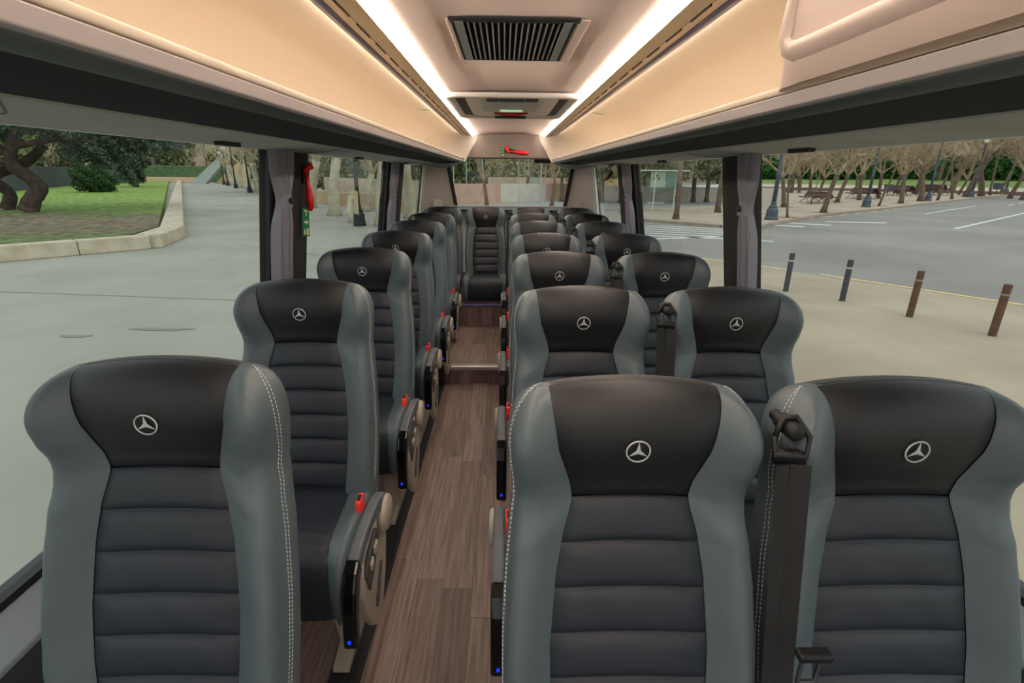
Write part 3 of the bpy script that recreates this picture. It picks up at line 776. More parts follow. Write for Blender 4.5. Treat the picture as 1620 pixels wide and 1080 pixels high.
for k_, m_ in BP.items():
    for v in m_.vertices: v.co += Vector((0, -.045, .03))
def add(name, me, m, parent, dz, smooth=False, lab=None):
    o = link(name, me, m, parent, smooth); 
    if dz is not None: o.location = (0,0,dz)
    if lab: o['label'] = lab
    return o
def make_seat(x, y, h, label, group, arm=0, beltside=False, ped=True):
    e = empty('passenger_chair', (x,y,FL+h), label, 'seat', group)
    d = -h
    add('back_shell', me_bk, shellm, e, d, True)
    bp_ = add('backrest_panel', me_panel, dark_l, e, d, True, 'charcoal backrest panel with crosswise quilted channels')
    hp = add('headrest_panel', me_head, black_l, e, d, True, 'black headrest panel')
    em = add('star_emblem', me_em, silver, hp, None, False, 'silver ring with a three-pointed star')
    em.location = (0, -.0965, 1.128); em.rotation_euler = (math.radians(3),0,0)
    for mm,st in ((me_bl,me_sl),(me_br,me_sr)):
        b = add('side_bolster', mm, leather, e, d, True); add('stitching', st, thread, b, None)
    add('seat_cushion', me_cf, dark_l, e, d, True)
    add('cushion_bolster', me_cl, leather, e, d, True); add('cushion_bolster', me_cr, leather, e, d, True)
    add('cushion_base', me_cb, blackp, e, d)
    if PED[h]: add('pedestal', PED[h], beigep, e, d, False, 'beige metal seat leg frame')
    if arm:
        A = AR if arm > 0 else AL
        a = add('armrest', A['arm'], greyp, e, d, False)
        t = add('armrest_tip', A['tip'], glossb, a, None, False, 'glossy black drooping end'); 
        add('led_light', A['led'], blueled, a, None, False, 'tiny blue light')
        s = add('side_shield', A['shield'], beigep, e, d, False, 'beige plastic side cover')
        add('pivot_cap', A['disc'], beigep, e, d, True)
        add('control_plate', A['ctrl'], mat_ctrl, s, None)
        add('button', A['b1'], beigep, s, None); add('button', A['b2'], beigep, s, None)
        add('recline_lever', A['lever'], mat_ctrl, s, None)
        b = add('belt_buckle', A['buckle'], redbk, e, d, False, 'red seat belt buckle'); add('buckle_slot', A['bslot'], blackp, b, None)
    if beltside:
        add('belt_guide', BP['guide'], blackp, e, d, True); add('guide_knob', BP['knob'], blackp, e, d, True)
        gq = 1
        b = add('seat_belt', BP['belt'], belt, e, d, True, 'black webbing seat belt hanging from the guide')
        add('tongue_grip', BP['tongue_grip'], blackp, b, None); add('belt_tongue', BP['tongue'], steel, b, None)
    return e
mat_ctrl = mat('grey_control', (74,74,76), .5)
ordn = ['front row, nearest the camera','second row','third row','fourth row','fifth row','sixth row']
XO = [(.013,-.018,-.020)]+[(0,0,0)]*5
YL = [.887,1.61,2.335,3.06,3.78,4.53]; YR = [.80,1.53,2.26,3.00,3.79,4.585]
for i in range(6):
    h = 0 if i < 4 else .145
    make_seat(-.638+XO[i][0], YL[i], h, 'grey and black leather single seat on the left side, '+ordn[i], 'single seats along the left windows', arm=1)
    make_seat(.236+.004*i+XO[i][1], YR[i], h, 'grey and black leather aisle seat of the right pair, '+ordn[i], 'aisle seats of the right pairs', arm=-1)
    make_seat(.694+.007*i+XO[i][2], YR[i], h, 'leather window seat of the right pair, belt at its shoulder, '+ordn[i], 'window seats of the right pairs', arm=0, beltside=True)
for x, lab, bs in ((-.645,'leftmost seat of the back row against the rear left pillar',False),(-.19,'middle back row seat facing straight up the aisle',False),(.275,'back row seat just right of the aisle seat in front of the rear window',True),(.745,'rightmost seat of the back row against the rear right pillar',True)):
    make_seat(x, 5.36, .352, lab, 'seats of the back row', arm=0, beltside=bs)
# ================================================================ outside
def q_(m, x, y): return (x,y)
gnd = struct('floor_ground', MB().box(-400,400,-150,500,-.3,0).me(), mat('pale_concrete_ground',(144,145,132),.9,bump=.6,bscale=25,rgb2=(160,160,147),vscale=.35,detail=8), 'pale worn concrete ground around the bus')
def flat(name, poly, z, m, label, t=.006):
    return struct(name, MB().prism_z(poly, z-t, z).me(), m, label)
B = [(12.1,24.0),(13,25.4),(20.6,33),(30.4,40.7),(57.9,63.5),(84.5,84)]
flat('floor_apron', [(1.2,-20),(1.2,19.5),(3.5,18.2),(7.1,13.94),(10.4,9.54),(34,-20)], .004, mat('sandy_asphalt',(158,146,124),.9,bump=.8,bscale=40,rgb2=(174,162,139),vscale=.6,detail=9), 'sandy beige forecourt with bollards on the right')
flat('floor_road', [(1.2,19.5),(3.5,18.2),(7.1,13.94),(10.4,9.54),(34,-20),(160,-20),(160,150),(84.5,84),(57.9,63.5),(30.4,40.7),(20.6,33),(13,25.4),(10.6,24.6),(6.6,27.6),(1.2,28.5)], .005, mat('grey_asphalt',(128,126,118),.9,bump=.6,bscale=40,rgb2=(146,144,136),vscale=.22,detail=9), 'grey asphalt road beyond the bollards')
plz = struct('floor_plaza', MB().prism_z([(12.1,24.2)]+B[1:]+[(120,112),(95,128),(40,75),(17,42),(8,36),(7,28.5),(10.6,24.9)],0,.12).me(), mat('sandy_plaza',(164,152,132),.9,bump=.5,bscale=10,rgb2=(182,170,150),vscale=.5,detail=8), 'sandy raised plaza planted with bare trees')
# kerb stones along the plaza edge
kerb_m = mat('kerb_stone',(150,140,124),.85,var=.1)
kb = [(7,28.5),(10.6,24.8),(12.1,24.1)]+B[1:]
cnt = 0
for a,b in zip(kb,kb[1:]):
    L = math.hypot(b[0]-a[0],b[1]-a[1]); n = max(1,int(L/2.0)); ang = math.atan2(b[1]-a[1],b[0]-a[0])
    for i in range(n):
        o = link('kerb_stone', MB().box(-L/n/2+.01,L/n/2-.01,-.12,.12,0,.15).me(), kerb_m, plz); t = (i+.5)/n
        o.location = (a[0]+(b[0]-a[0])*t,a[1]+(b[1]-a[1])*t,0); o.rotation_euler.z = ang
# painted lines
yel = mat('yellow_road_paint',(214,190,128),.8,var=.12,vscale=8); wht = mat('white_road_paint',(206,208,204),.8,var=.1,vscale=8)
def line(p, q, w, m, label, cat='road marking', group=None, z=.012):
    L = math.hypot(q[0]-p[0],q[1]-p[1]); o = link('painted_line', MB().box(-L/2,L/2,-w/2,w/2,-.004,0).me(), m)
    o.location = ((p[0]+q[0])/2,(p[1]+q[1])/2,z); o.rotation_euler.z = math.atan2(q[1]-p[1],q[0]-p[0]); return tag(o,label,cat,group)
line((6.0,15.3),(7.75,13.35),.14,yel,'short yellow line on the asphalt beside the first bollard')
line((8.2,12.75),(14.5,3.9),.14,yel,'long yellow line between the forecourt and the grey road')
line((22.67,25.3),(50,46.5),.22,wht,'long solid white line down the middle of the right road')
for i,(p,q) in enumerate([((14.0,26.5),(15.2,25.6)),((15.6,27.7),(17.2,26.6)),((18.3,28.9),(21.4,28.3))]): line(p,q,.55,wht,'short slanted white bar near the plaza kerb, '+['first','second','third'][i]+' from the left')
line((30,36.2),(44,47.5),.18,wht,'white edge line on the far right road by the kerb')
for i in range(7): line((17.6+i*2.3,30.0+i*1.85),(18.9+i*2.3,31.05+i*1.85),.14,yel,'dashed yellow line beside the plaza kerb','road marking','yellow dashes beside the kerb')
for i in range(4): line((48+i*6,48.5+i*5),(51+i*6,51+i*5),.16,wht,'white dash on the far right road beyond the benches','road marking','white dashes far up the road')
for i in range(6):
    line((5.5,26.2-i*.95),(10.5,24.3-i*.95),.30,wht,'white zebra crossing stripe seen through the second right window','road marking','zebra crossing stripes')
line((4.0,19.5),(9.3,21.0),.35,wht,'white stop line in front of the zebra crossing')
# drain patch on the left ground
for i,(p,L_,a) in enumerate([((-6.5,7.3),.45,.0),((-5.45,7.67),.95,.02)]): 
    g = MB().prism_z([(L_*.5*math.cos(t)*(1+.2*math.sin(3*t)),.08*math.sin(t)*(1+.3*math.cos(2*t+i))) for t in np.linspace(0,2*PI,18)[:-1]],-.003,0)
    o = link('road_stain', g.me(), mat('dark_stain%d'%i,(128,130,119),.9)); o.location = (p[0],p[1],.008); o.rotation_euler.z = a; tag(o,['small dark stain on the left concrete by the first left window','long dark stain on the left concrete behind the small one'][i],'stain')
for i,(p,q) in enumerate([((-3.52,3.53),(-3.26,4.35)),((-5.5,15.2),(-9.2,17.6)),((-4.4,9.5),(-12,10.4))]):
    L_ = math.hypot(q[0]-p[0],q[1]-p[1]); d_ = ((q[0]-p[0])/L_,(q[1]-p[1])/L_); g = MB(); m_ = 24
    g.grid([[(p[0]+d_[0]*L_*k/m_-d_[1]*(w_+.012*math.sin(k*1.1)+.006*math.sin(k*2.9)),p[1]+d_[1]*L_*k/m_+d_[0]*(w_+.012*math.sin(k*1.1)+.006*math.sin(k*2.9)),.006) for w_ in (-.008,.008)] for k in range(m_+1)])
    tag(link('pavement_crack', g.me(), mat('crack_dark%d'%i,(84,82,74),.95)),['thin dark crack in the concrete nearest the left sill','long faint crack across the left path','faint crack in the concrete beyond the left window'][i],'crack')
# bollards
bol = [(6.22,10.72,'leftmost dark bollard with white band on the forecourt','d'),(6.93,9.87,'second dark bollard from the left with white band','d'),(7.40,8.68,'rusty brown bollard third from the left','r'),(7.88,7.56,'rightmost rusty brown bollard nearest the bus','r')]
bd = mat('dark_bollard',(62,66,68),.6,var=.15,vscale=8); br_ = mat('rusty_bollard',(78,64,54),.8,rgb2=(110,74,54),vscale=12); bandw = mat('band_white',(190,190,186),.6)
for x,y,lab,k in bol:
    e = empty('bollard',(x,y,0.004),lab,'bollard','bollards on the forecourt')
    m_ = bd if k == 'd' else br_
    link('post', MB().lathe([(.055,0),(.055,.66),(.05,.665),(.05,.69),(.055,.695),(.055,.83),(.045,.842)],16).me(), m_, e, False)
    link('band', MB().lathe([(.0525,.662),(.0555,.664),(.0555,.688),(.0525,.692)],16).me(), bandw if k=='d' else mat('band_tan',(150,130,104),.6), e)
# lampposts
lampm = mat('slate_lamp_metal',(74,84,96),.5,metal=.3); lampd = mat('black_lamp_metal',(34,38,42),.5,metal=.3); globe = mat('opal_globe',(222,226,220),.3)
def lamppost(x,y,lab,group,m_,H=5.2,s=1.0,z=.12):
    e = empty('lamppost',(x,y,z),lab,'lamppost',group)
    link('base', MB().lathe([(.30*s,0),(.30*s,.12),(.27*s,.18),(.26*s,.52),(.19*s,.66),(.20*s,.72),(.13*s,.80),(.11*s,1.0)],12).me(), m_, e, False)
    link('pole', MB().lathe([(.10*s,.98),(.095*s,2.3),(.11*s,2.34),(.11*s,2.44),(.08*s,2.5),(.06*s,H),(.12*s,H+.05),(.13*s,H+.12)],12).me(), m_, e, True)
    link('globe', MB().lathe([(.02,H+.12),(.17,H+.18),(.26,H+.36),(.27,H+.46),(.22,H+.62),(.10,H+.72),(.02,H+.74)],16).me(), globe, e, True)
    return e
nm = ['nearest right lamppost by the plaza kerb corner','second right lamppost, behind the first pair of benches','third right lamppost, beside the thick leaning tree trunk','fourth right lamppost with white globe showing against the trees','farthest right lamppost beside the small bin']
for (x,y,H),l in zip([(14.9,28.4,6.2),(29.5,41.7,6.6),(45.1,54.6,6.6),(60.7,66.7,6.4),(85.6,87.8,8.6)],nm): lamppost(x,y,'slate grey '+l,'lampposts on the plaza',lampm,H,1.15 if y<80 else 1.6)
nl = ['nearest black lamppost seen through the second left window','first black lamppost in the left avenue, nearest the curtain','second black lamppost in the left avenue','third black lamppost in the left avenue','fourth black lamppost in the left avenue','farthest black lamppost in the left avenue']
for (x,y,H),l in zip([(-6.84,24.3,4.6),(-23.75,51.9,5.2),(-30.1,62.1,5.8),(-39.4,77.3,6.2),(-47.3,90.3,5.5),(-51.5,97,5)],nl): lamppost(x,y,l,'lampposts of the left avenue',lampd,H,1.0,0)
# ---- trees
rt = random.Random(11)
def bare(seed, H=4.2, r0=.16, fork=2.0, lean=.1, depth=5, spread=.75, up=.25, kids=3, L0=1.3, twig=.012):
    r = random.Random(seed); tr, brn = MB(), MB()
    d = Vector((lean*r.uniform(-1,1),lean*r.uniform(-1,1),1)).normalized()
    pts = [Vector((0,0,0))]; rad = [r0*1.35]
    n = 7
    for i in range(n):
        d = (d+Vector((r.uniform(-.1,.1),r.uniform(-.1,.1),0))).normalized(); pts.append(pts[-1]+d*fork/n); rad.append(r0*(1-.25*(i+1)/n)*(1+.07*r.uniform(-1,1)))
    tr.tube(pts, rad, 10)
    def grow(p, d, L, rr, k):
        q = [p]; R = [rr]; dd = d.copy()
        m = 3 if k < 3 else 2
        for i in range(m):
            dd = (dd+Vector((r.uniform(-.28,.28),r.uniform(-.28,.28),r.uniform(-.12,.2)))).normalized(); q.append(q[-1]+dd*L/m); R.append(rr*(1-.4*(i+1)/m))
        brn.tube(q, R, 5 if k < 2 else 3, False)
        if k >= depth: return
        c = kids if k < depth-1 else kids+2
        for j in range(c):
            t = r.uniform(.35,1) if j else 1
            b = q[0].lerp(q[-1],t) if t < 1 else q[-1]
            a = r.uniform(0,2*PI); v = dd.orthogonal().normalized(); w = dd.cross(v)
            nd = (dd*r.uniform(.5,1)+(v*math.cos(a)+w*math.sin(a))*spread*r.uniform(.6,1.2)+Vector((0,0,up))).normalized()
            grow(b, nd, L*r.uniform(.55,.8), max(twig,rr*.52), k+1)
    for j in range(4):
        a = 2*PI*j/4+r.uniform(-.5,.5); grow(pts[-1], (Vector((math.cos(a)*spread,math.sin(a)*spread,.9))).normalized(), L0*r.uniform(.8,1.2), r0*.5, 1)
    return tr.me('trunk'), brn.me('branches', fix=False)
def leaves(seed, centers, n, size):
    r = np.random.RandomState(seed); V = []; F = []
    P = []
    for cx,cy,cz,rx,ry,rz,w in centers:
        k = int(n*w); u = r.normal(size=(k,3)); u /= np.linalg.norm(u,axis=1)[:,None]; u *= (r.uniform(.45,1.0,size=(k,1)))**.5*(1+.25*np.sin(u[:,:1]*5+u[:,1:2]*7+u[:,2:]*6))
        P.append(u*np.array([rx,ry,rz])+np.array([cx,cy,cz]))
    P = np.concatenate(P); N = len(P)
    a = r.normal(size=(N,3)); a /= np.linalg.norm(a,axis=1)[:,None]; b = np.cross(a,r.normal(size=(N,3))); b /= np.linalg.norm(b,axis=1)[:,None]
    s = size*r.uniform(.6,1.3,size=(N,1))
    q = np.stack([P-a*s,P-b*s*.5,P+a*s,P+b*s*.5],1).reshape(-1,3)
    me = bpy.data.meshes.new('foliage'); me.from_pydata(q.tolist(),[],np.arange(4*N).reshape(-1,4).tolist()); return me
bark_plane = mat('pale_plane_bark',(166,162,138),.9,bump=.6,bscale=8,rgb2=(196,192,168),vscale=2.2)
bark_dark = mat('dark_brown_bark',(88,74,62),.9,bump=.8,bscale=12,rgb2=(118,100,84),vscale=5)
bark_oak = mat('oak_bark',(52,44,38),.95,bump=.8,bscale=10,rgb2=(78,66,56),vscale=4)
twig_m = mat('tan_twigs',(142,124,98),.9,rgb2=(176,158,128),vscale=3); twig_d = mat('grey_twigs',(126,112,94),.9)
twig_p = mat('pale_twigs',(176,166,134),.9)
def leafm(name, c1, c2):
    m = mat(name, c1, .6, rgb2=c2, vscale=1.5, spec=.2); return m
lf_oak = leafm('holm_oak_leaves',(60,78,62),(108,126,102)); lf_hedge = leafm('hedge_leaves',(40,84,34),(76,120,50)); lf_pine = leafm('dark_leaves',(92,102,70),(138,144,100)); lf_yel = leafm('yellow_green_leaves',(110,120,60),(150,152,90))
VA = [bare(s, fork=2.1, r0=.16, lean=.2, depth=6, L0=1.5, spread=.7, up=.3, twig=.007) for s in (1,2,3)]
VS = [bare(s, fork=2.6, r0=.13, lean=.03, depth=5, L0=1.5, spread=.7, up=.3, twig=.007) for s in (12,13)]              # plaza trees
VY = [bare(s, fork=2.2, r0=.055, lean=.15, depth=4, L0=1.0, kids=2) for s in (4,5)]         # saplings
VP = [bare(s, fork=3.0, r0=.32, lean=.08, depth=5, L0=2.6, twig=.014, spread=.95) for s in (6,7,8)]  # plane trees
VB = [bare(s, fork=2.2, r0=.17, lean=.2, depth=5, L0=2.6, spread=.8, kids=3, twig=.018) for s in (21,22,23)]  # hillside trees
def put(variant, name, x, y, z, lab, group, m1, m2, s=1, rz=0, cat='tree'):
    e = empty(name,(x,y,z),lab,cat,group,rz); e.scale = (s,s,s)
    link('trunk', variant[0], None, e, True).data.materials.append(m1) if not variant[0].materials else link('trunk', variant[0], None, e)
    if not variant[1].materials: variant[1].materials.append(m2)
    link('branches', variant[1], None, e)
    return e
T = [(22.2,40.7,'slanting dark trunk just right of the nearest right lamppost',1.1,'A'),(16.8,30.2,'thin staked sapling nearest the right lamppost','',.0),(27.3,45.7,'slim trunk rising in front of the first pair of benches',.9,'Y'),(21.7,34.7,'leaning bare tree at the kerb beside the first benches',1.15,'A'),
 (32.1,49.5,'dark bare tree between the first and second benches',1.2,'A'),(38.2,55.3,'bare tree just left of the second lamppost',1.3,'A'),(32.0,43.7,'pair-staked sapling right of the second lamppost',1.5,'Y'),(43.6,59.9,'dark bare tree left of the grey bin',1.3,'A'),
 (37.7,48.7,'narrow dark upright trunk in the middle of the kerb row',1.25,'A'),(43.7,53.8,'thick pale leaning trunk touching the third lamppost',1.7,'A'),(47.6,56.3,'curving thin pale tree right of the third lamppost',2.2,'Y'),(52.4,60,'thin pale tree with bent white branches',2.3,'Y'),(80.5,92.8,'thick dark tree set back on the plaza',3.0,'A'),
 (61.4,68.1,'massive grey trunk beside the fourth lamppost',2.6,'A'),(65.5,70.5,'dark gnarled tree right of the fourth lamppost',2.2,'A'),(72.1,76.2,'slim tan tree left of the far small bin',3.0,'Y'),(80,82.9,'slim tan tree right of the far small bin',3.0,'Y'),(92,86,'far slim tan tree near the end of the kerb',3.2,'Y'),(99,90,'last slim tan tree at the right edge of the window',3.2,'Y')]
for i,t in enumerate(T):
    x,y,lab = t[:3]
    if t[3] == '': s, k = 1.1,'Y'
    else: s, k = t[3], t[4]
    v = VA[i%3] if k == 'A' else VY[i%2]
    put(v,'bare_tree' if k=='A' else 'bare_sapling',x,y,.12,lab,'bare trees of the right plaza',bark_dark,twig_m,s,i*1.3)
    if y < 50:
        o = link('tree_pit', MB().prism_z([(.8*math.cos(a)*(1+.1*math.sin(3*a)),.6*math.sin(a)) for a in np.linspace(0,2*PI,15)[:-1]],0,.006).me(), mat('rust_soil%d'%i,(150,104,72),.95)); o.location = (x,y,.1205); tag(o,' '.join(('rusty soil patch under the '+lab).split()[:15]),'soil')
# more plaza trees behind
for i in range(20):
    a = math.radians(rt.uniform(27,50)); R = rt.uniform(85,108)
    put(VA[i%3],'bare_tree',R*math.sin(a),R*math.cos(a),.0,'bare winter tree standing behind the plaza','bare trees behind the plaza',bark_dark,twig_m,rt.uniform(1.1,1.6),rt.uniform(0,6))
# benches: two seats back to back with a shared curved back
slat_m = mat('purple_brown_slats',(92,62,58),.7,var=.15); iron = mat('bench_iron',(66,58,54),.6)
bn = ['first double bench from the left','second double bench, behind the second lamppost','third double bench, right of the grey bin','fourth double bench, partly behind the thick trunk']
for (x,y,s),lab in zip([(29.2,47.9,1),(41,58.7,1.15),(53.7,69.9,1.3),(63.4,76.4,1.4)],bn):
    e = empty('park_bench',(x,y,.12),'dark purple-brown back to back '+lab,'bench','benches on the plaza',math.radians(14)); e.scale = (s*1.4,s*1.3,s*1.15)
    for sg in (-1,1):
        for j in range(4):
            o = link('slat', MB().box(-.052,.052,-.9,.9,-.025,.025).me(bev=.005) if False else MB().box(-.052,.052,-.9,.9,-.025,.025).me(), slat_m, e); o.location = (sg*(.42+.115*j),0,.46-.01*j if j<3 else .47)
        for j in range(4):
            o = link('back_slat', MB().box(-.06,.06,-.9,.9,-.02,.02).me(), slat_m, e); o.location = (sg*(.33-.07*j),0,.56+.10*j); o.rotation_euler.y = sg*math.radians(60-12*j)
    for yy in (-.7,0,.7):
        g = MB().tube([(-.8,yy,.44),(-.35,yy,.42),(0,yy,.55),(.35,yy,.42),(.8,yy,.44)],.022,6).tube([(-.85,yy,0),(-.6,yy,.2),(-.35,yy,.42)],.022,6).tube([(.85,yy,0),(.6,yy,.2),(.35,yy,.42)],.022,6).tube([(-.35,yy,.42),(-.2,yy,.2),(-.25,yy,0)],.022,6).tube([(.35,yy,.42),(.2,yy,.2),(.25,yy,0)],.022,6)
        link('leg_frame', g.me(), iron, e)
for (x,y,s),lab in zip([(49.9,67.1,1.3),(76,79.4,1.5)],['grey litter bin on a post between the second and third benches','small dark litter bin on a post near the farthest lamppost']):
    e = empty('litter_bin',(x,y,.12),lab,'bin','litter bins on the plaza'); e.scale = (s,s,s)
    link('post', MB().lathe([(.04,0),(.04,.5)],8).me(), iron, e); link('bin_body', MB().prism_x([(-.22,.5),(.22,.5),(.3,1.15),(-.3,1.15)],-.3,.3).me(bev=.03), mat('slate_bin',(66,72,82),.6), e)
# far road strip, low wall, grass and hedges behind the plaza
flat('floor_far_road', [(30,100),(62,150),(190,100),(130,60),(122,82),(100,92),(78,108),(60,112)], .13, mat('far_pale_road',(196,196,192),.9,var=.04), 'pale road beyond the plaza', .12)
def arc(R0, R1, a0, a1, z0, z1, n=24):
    P = []
    for i in range(n+1):
        a = math.radians(a0+(a1-a0)*i/n); P.append([(R0*math.sin(a),R0*math.cos(a),z0),(R1*math.sin(a),R1*math.cos(a),z1)])
    return P
struct('floor_sand_band', MB().grid(arc(112,150,24,60,.25,.7)).me(), mat('sand_band',(190,176,156),.9,var=.06), 'strip of sandy ground behind the far road')
tag(link('low_wall', MB().grid(arc(111.9,112,24,60,0,.55)).grid(arc(112,112.4,24,60,.55,.55)).me(), mat('brown_low_wall',(110,92,80),.9)),'low brown retaining wall beyond the plaza','wall')
struct('floor_grass_band', MB().grid(arc(150,185,24,60,.7,2.4)).me(), mat('grass_band',(120,146,70),.95,var=.15), 'bright grass bank behind the sandy strip')
# hedges
HB = leaves(31,[(0,0,1.6,3.2,2.4,2.3,.6),(2.2,.6,1.3,2.2,2,1.8,.4)],2600,.34)
HB.materials.append(lf_hedge)
for i in range(20):
    a = math.radians(25+rt.uniform(0,1.2)+i*1.6); R = 176+rt.uniform(-5,8)
    o = link('hedge_bush', HB); o.location = (R*math.sin(a),R*math.cos(a),1.5); s = rt.uniform(1.2,1.7); o.scale = (s*1.2,s*1.2,s*1.15); o.rotation_euler.z = rt.uniform(0,6); tag(o,'green rounded hedge bush on the far grass bank','bush','hedge bushes on the far bank')
# hills (ring) behind everything
def hill(R0,R1,a0,a1,h,seed,n=90):
    r = random.Random(seed); P = []
    ph = [r.uniform(0,6) for _ in range(4)]
    for i in range(n+1):
        ad = a0+(a1-a0)*i/n; a = math.radians(ad); row = []
        for j in range(9):
            t = j/8; R = R0+(R1-R0)*t; z = h*(t**1.0)*(.85+.2*math.sin(ad*.09+ph[0])+.1*math.sin(ad*.31+ph[1]))+ (.5*math.sin(i*1.7+j*2.3) if j>0 else -.3)
            row.append((R*math.sin(a),R*math.cos(a),z))
        P.append(row)
    return MB().grid(P).me()
hm = mat('wooded_hillside',(112,98,78),1,bump=1,bscale=.6,rgb2=(150,134,108),vscale=.12,detail=10)
struct('floor_hill', hill(205,330,-62,62,52,3), hm, 'wooded brown hillside behind everything', True)
# hillside trees
for i in range(120):
    ad = rt.uniform(-56,56); R = rt.uniform(150,235); a = math.radians(ad); z = max(0,(R-205)/125*52*.8)
    if R < 188 and ad > 20: z = 2
    put(VB[i%3],'hillside_tree',R*math.sin(a),R*math.cos(a),z,'bare tan tree on the wooded hillside, seen through the %s'%('left windows' if ad < -9 else 'right windows' if ad > 9 else 'rear window'),'bare trees on the hillside',bark_dark,twig_m,rt.uniform(1.6,2.6),rt.uniform(0,6))
GB = leaves(33,[(0,0,4.2,2.6,2.6,3.4,.6),(1.2,.4,3,2.3,2,2.4,.4)],2200,.36); GB.materials.append(lf_pine)
GB2 = GB.copy(); GB2.materials.clear(); GB2.materials.append(leafm('pale_leaves',(128,130,86),(164,162,118)))
for i in range(34):
    ad = rt.uniform(-52,52); R = rt.uniform(120,220); 
    if -36 < ad < -22 and R < 150: R = 170
    a = math.radians(ad); z = max(0,(R-205)/125*50)
    if ad > 22: R = max(R,190)
    o = link('evergreen_tree', GB if i%2 else GB2); o.location = (R*math.sin(a),R*math.cos(a),z); s = rt.uniform(1.3,2.3); o.scale = (s,s,s*1.05); o.rotation_euler.z = rt.uniform(0,6); tag(o,'dark evergreen tree among the bare trees far behind' if i%2 else 'pale green tree among the bare trees far behind','tree','dark evergreens far behind')
# ---- behind the rear window: painted walls, poles, trees
wc = {'p':(206,172,154),'w':(214,210,198),'c':(216,196,160),'y':(214,184,132),'g':(168,172,162),'t':(196,172,136),'b':(186,168,148)}
WM = {k:mat('wall_paint_'+k,v,.9,rgb2=tuple(int(c*.93) for c in v),vscale=1.2,bump=.3,bscale=20,detail=8) for k,v in wc.items()}
def wallrun(name, p, q, z0, h0, h1, segs, lab, cat='wall'):
    e = empty(name,(p[0],p[1],z0),lab,cat)
    L = math.hypot(q[0]-p[0],q[1]-p[1]); e.rotation_euler.z = math.atan2(q[1]-p[1],q[0]-p[0])
    for a,b,k in segs:
        ha, hb = h0+(h1-h0)*a, h0+(h1-h0)*b
        g = MB(); g.v = [(a*L,0,0),(b*L-.02,0,0),(b*L-.02,0,hb),(a*L,0,ha)]; g.v += [(x,.3,z) for x,y,z in g.v]
        g.f = [(0,1,2,3),(7,6,5,4),(0,4,5,1),(1,5,6,2),(2,6,7,3),(3,7,4,0)]
        link('wall_panel', g.me(), WM[k], e)
    return e
wallrun('painted_wall',(-6.0,41),(8.2,52.5),0,1.62,1.55,[(0,.12,'p'),(.12,.25,'p'),(.25,.40,'p'),(.40,.52,'w'),(.52,.70,'w'),(.70,.76,'p'),(.76,.86,'c'),(.86,1,'c')],'low wall in pink, white and cream panels behind the bus')
wallrun('painted_wall',(-1.8,58),(14,60),0,2.05,2.05,[(0,.12,'b'),(.12,.2,'b'),(.2,.27,'c'),(.27,.36,'g'),(.36,.45,'p'),(.45,.62,'p'),(.62,.75,'p'),(.75,.83,'g'),(.83,1,'y')],'higher second wall of beige, grey and pink panels behind the low wall')
polem = mat('pale_green_pole',(158,176,166),.5,metal=.3)
for i,(x,y,H) in enumerate([(-5.3,55,9),(-4.1,57,9),(-2.3,55.5,9),(1.55,58,9),(2.3,59,9),(2.7,59.5,9),(4.45,57,5.2),(9.3,60,9)]):
    tag(link('steel_pole', MB().lathe([(.09,0),(.09,.4),(.06,.45),(.045,H)],8,(x,y,0)).me(), polem),'thin pale steel pole behind the rear wall, '+['first','second','third','fourth','fifth','sixth','seventh','eighth'][i]+' from the left','pole','steel poles behind the rear wall')
tag(link('sign_pole', MB().lathe([(.05,0),(.04,5)],8,(2.75,39.5,0)).me(), polem),'thin grey pole in front of the white wall panel','pole')
for (x,y,s,lab) in [(-1.37,40.3,.95,'forked bare tree in front of the left part of the rear wall'),(3.75,41,.95,'bare tree in front of the right part of the rear wall'),(5.3,48,1.05,'dark bare tree at the right end of the rear wall'),(2.1,54,1.1,'bare tree between the two rear walls')]:
    put(VA[int(s*100)%3],'bare_tree',x,y,0,lab,'bare trees behind the bus',bark_dark,twig_m,s,x)
for i in range(22):
    x = rt.uniform(-16,26); y = rt.uniform(64,110)
    put(VB[i%3],'bare_tree',x,y,0,'bare tan tree in the thicket behind the rear walls','thicket behind the rear walls',bark_dark,twig_m,rt.uniform(.9,1.4),rt.uniform(0,6))
for i in range(14):
    x = rt.uniform(-14,24); y = rt.uniform(66,100)
    o = link('evergreen_tree', GB if i%3 == 0 else GB2); o.location = (x,y,-.6); s = rt.uniform(.6,1.0); o.scale = (s,s,s); o.rotation_euler.z = rt.uniform(0,6); tag(o,'dark green bush in the thicket behind the rear walls' if i%3 == 0 else 'pale green bush in the thicket behind the rear walls','bush','green bushes in the thicket')
# ---- second right window: shelter, trees, wall
e = empty('bus_shelter',(10.4,35.5,.12),'glass bus shelter with pale flat roof beyond the zebra crossing','bus shelter')
shm = mat('shelter_frame',(190,206,186),.5); dkg = mat('tinted_panel',(96,120,112),.3)
link('shelter_roof', MB().box(-2.2,1.9,-.8,.9,2.55,2.63).me(bev=.02), shm, e)
for x in (-.35,): link('post', MB().box(x-.03,x+.03,-.7,-.64,0,2.55).me(), shm, e)
for x in (-2.1,1.5): link('post', MB().box(x-.05,x+.05,.7,.78,0,2.55).me(), shm, e)
link('glass_wall', MB().box(-2.05,1.45,.73,.75,.3,2.5).me(), gm, e); link('poster_panel', MB().box(-.3,.75,.60,.66,1.5,2.5).me(), mat('pale_panel',(186,206,190),.5), e)
link('side_panel', MB().box(.8,1.45,.60,.66,1.5,2.5).me(), mat('teal_panel',(110,150,146),.4), e); link('bench_seat', MB().box(-.4,.7,.25,.6,.45,.5).me(), shm, e)
for x,z in ((.02,2.27),(-.12,2.08),(.17,2.08)): link('round_mark', MB().lathe([(.01,0),(.08,.0),(.08,.006),(.01,.006)],10,(x+.1,.59,z),'y').me(), blackp, e)
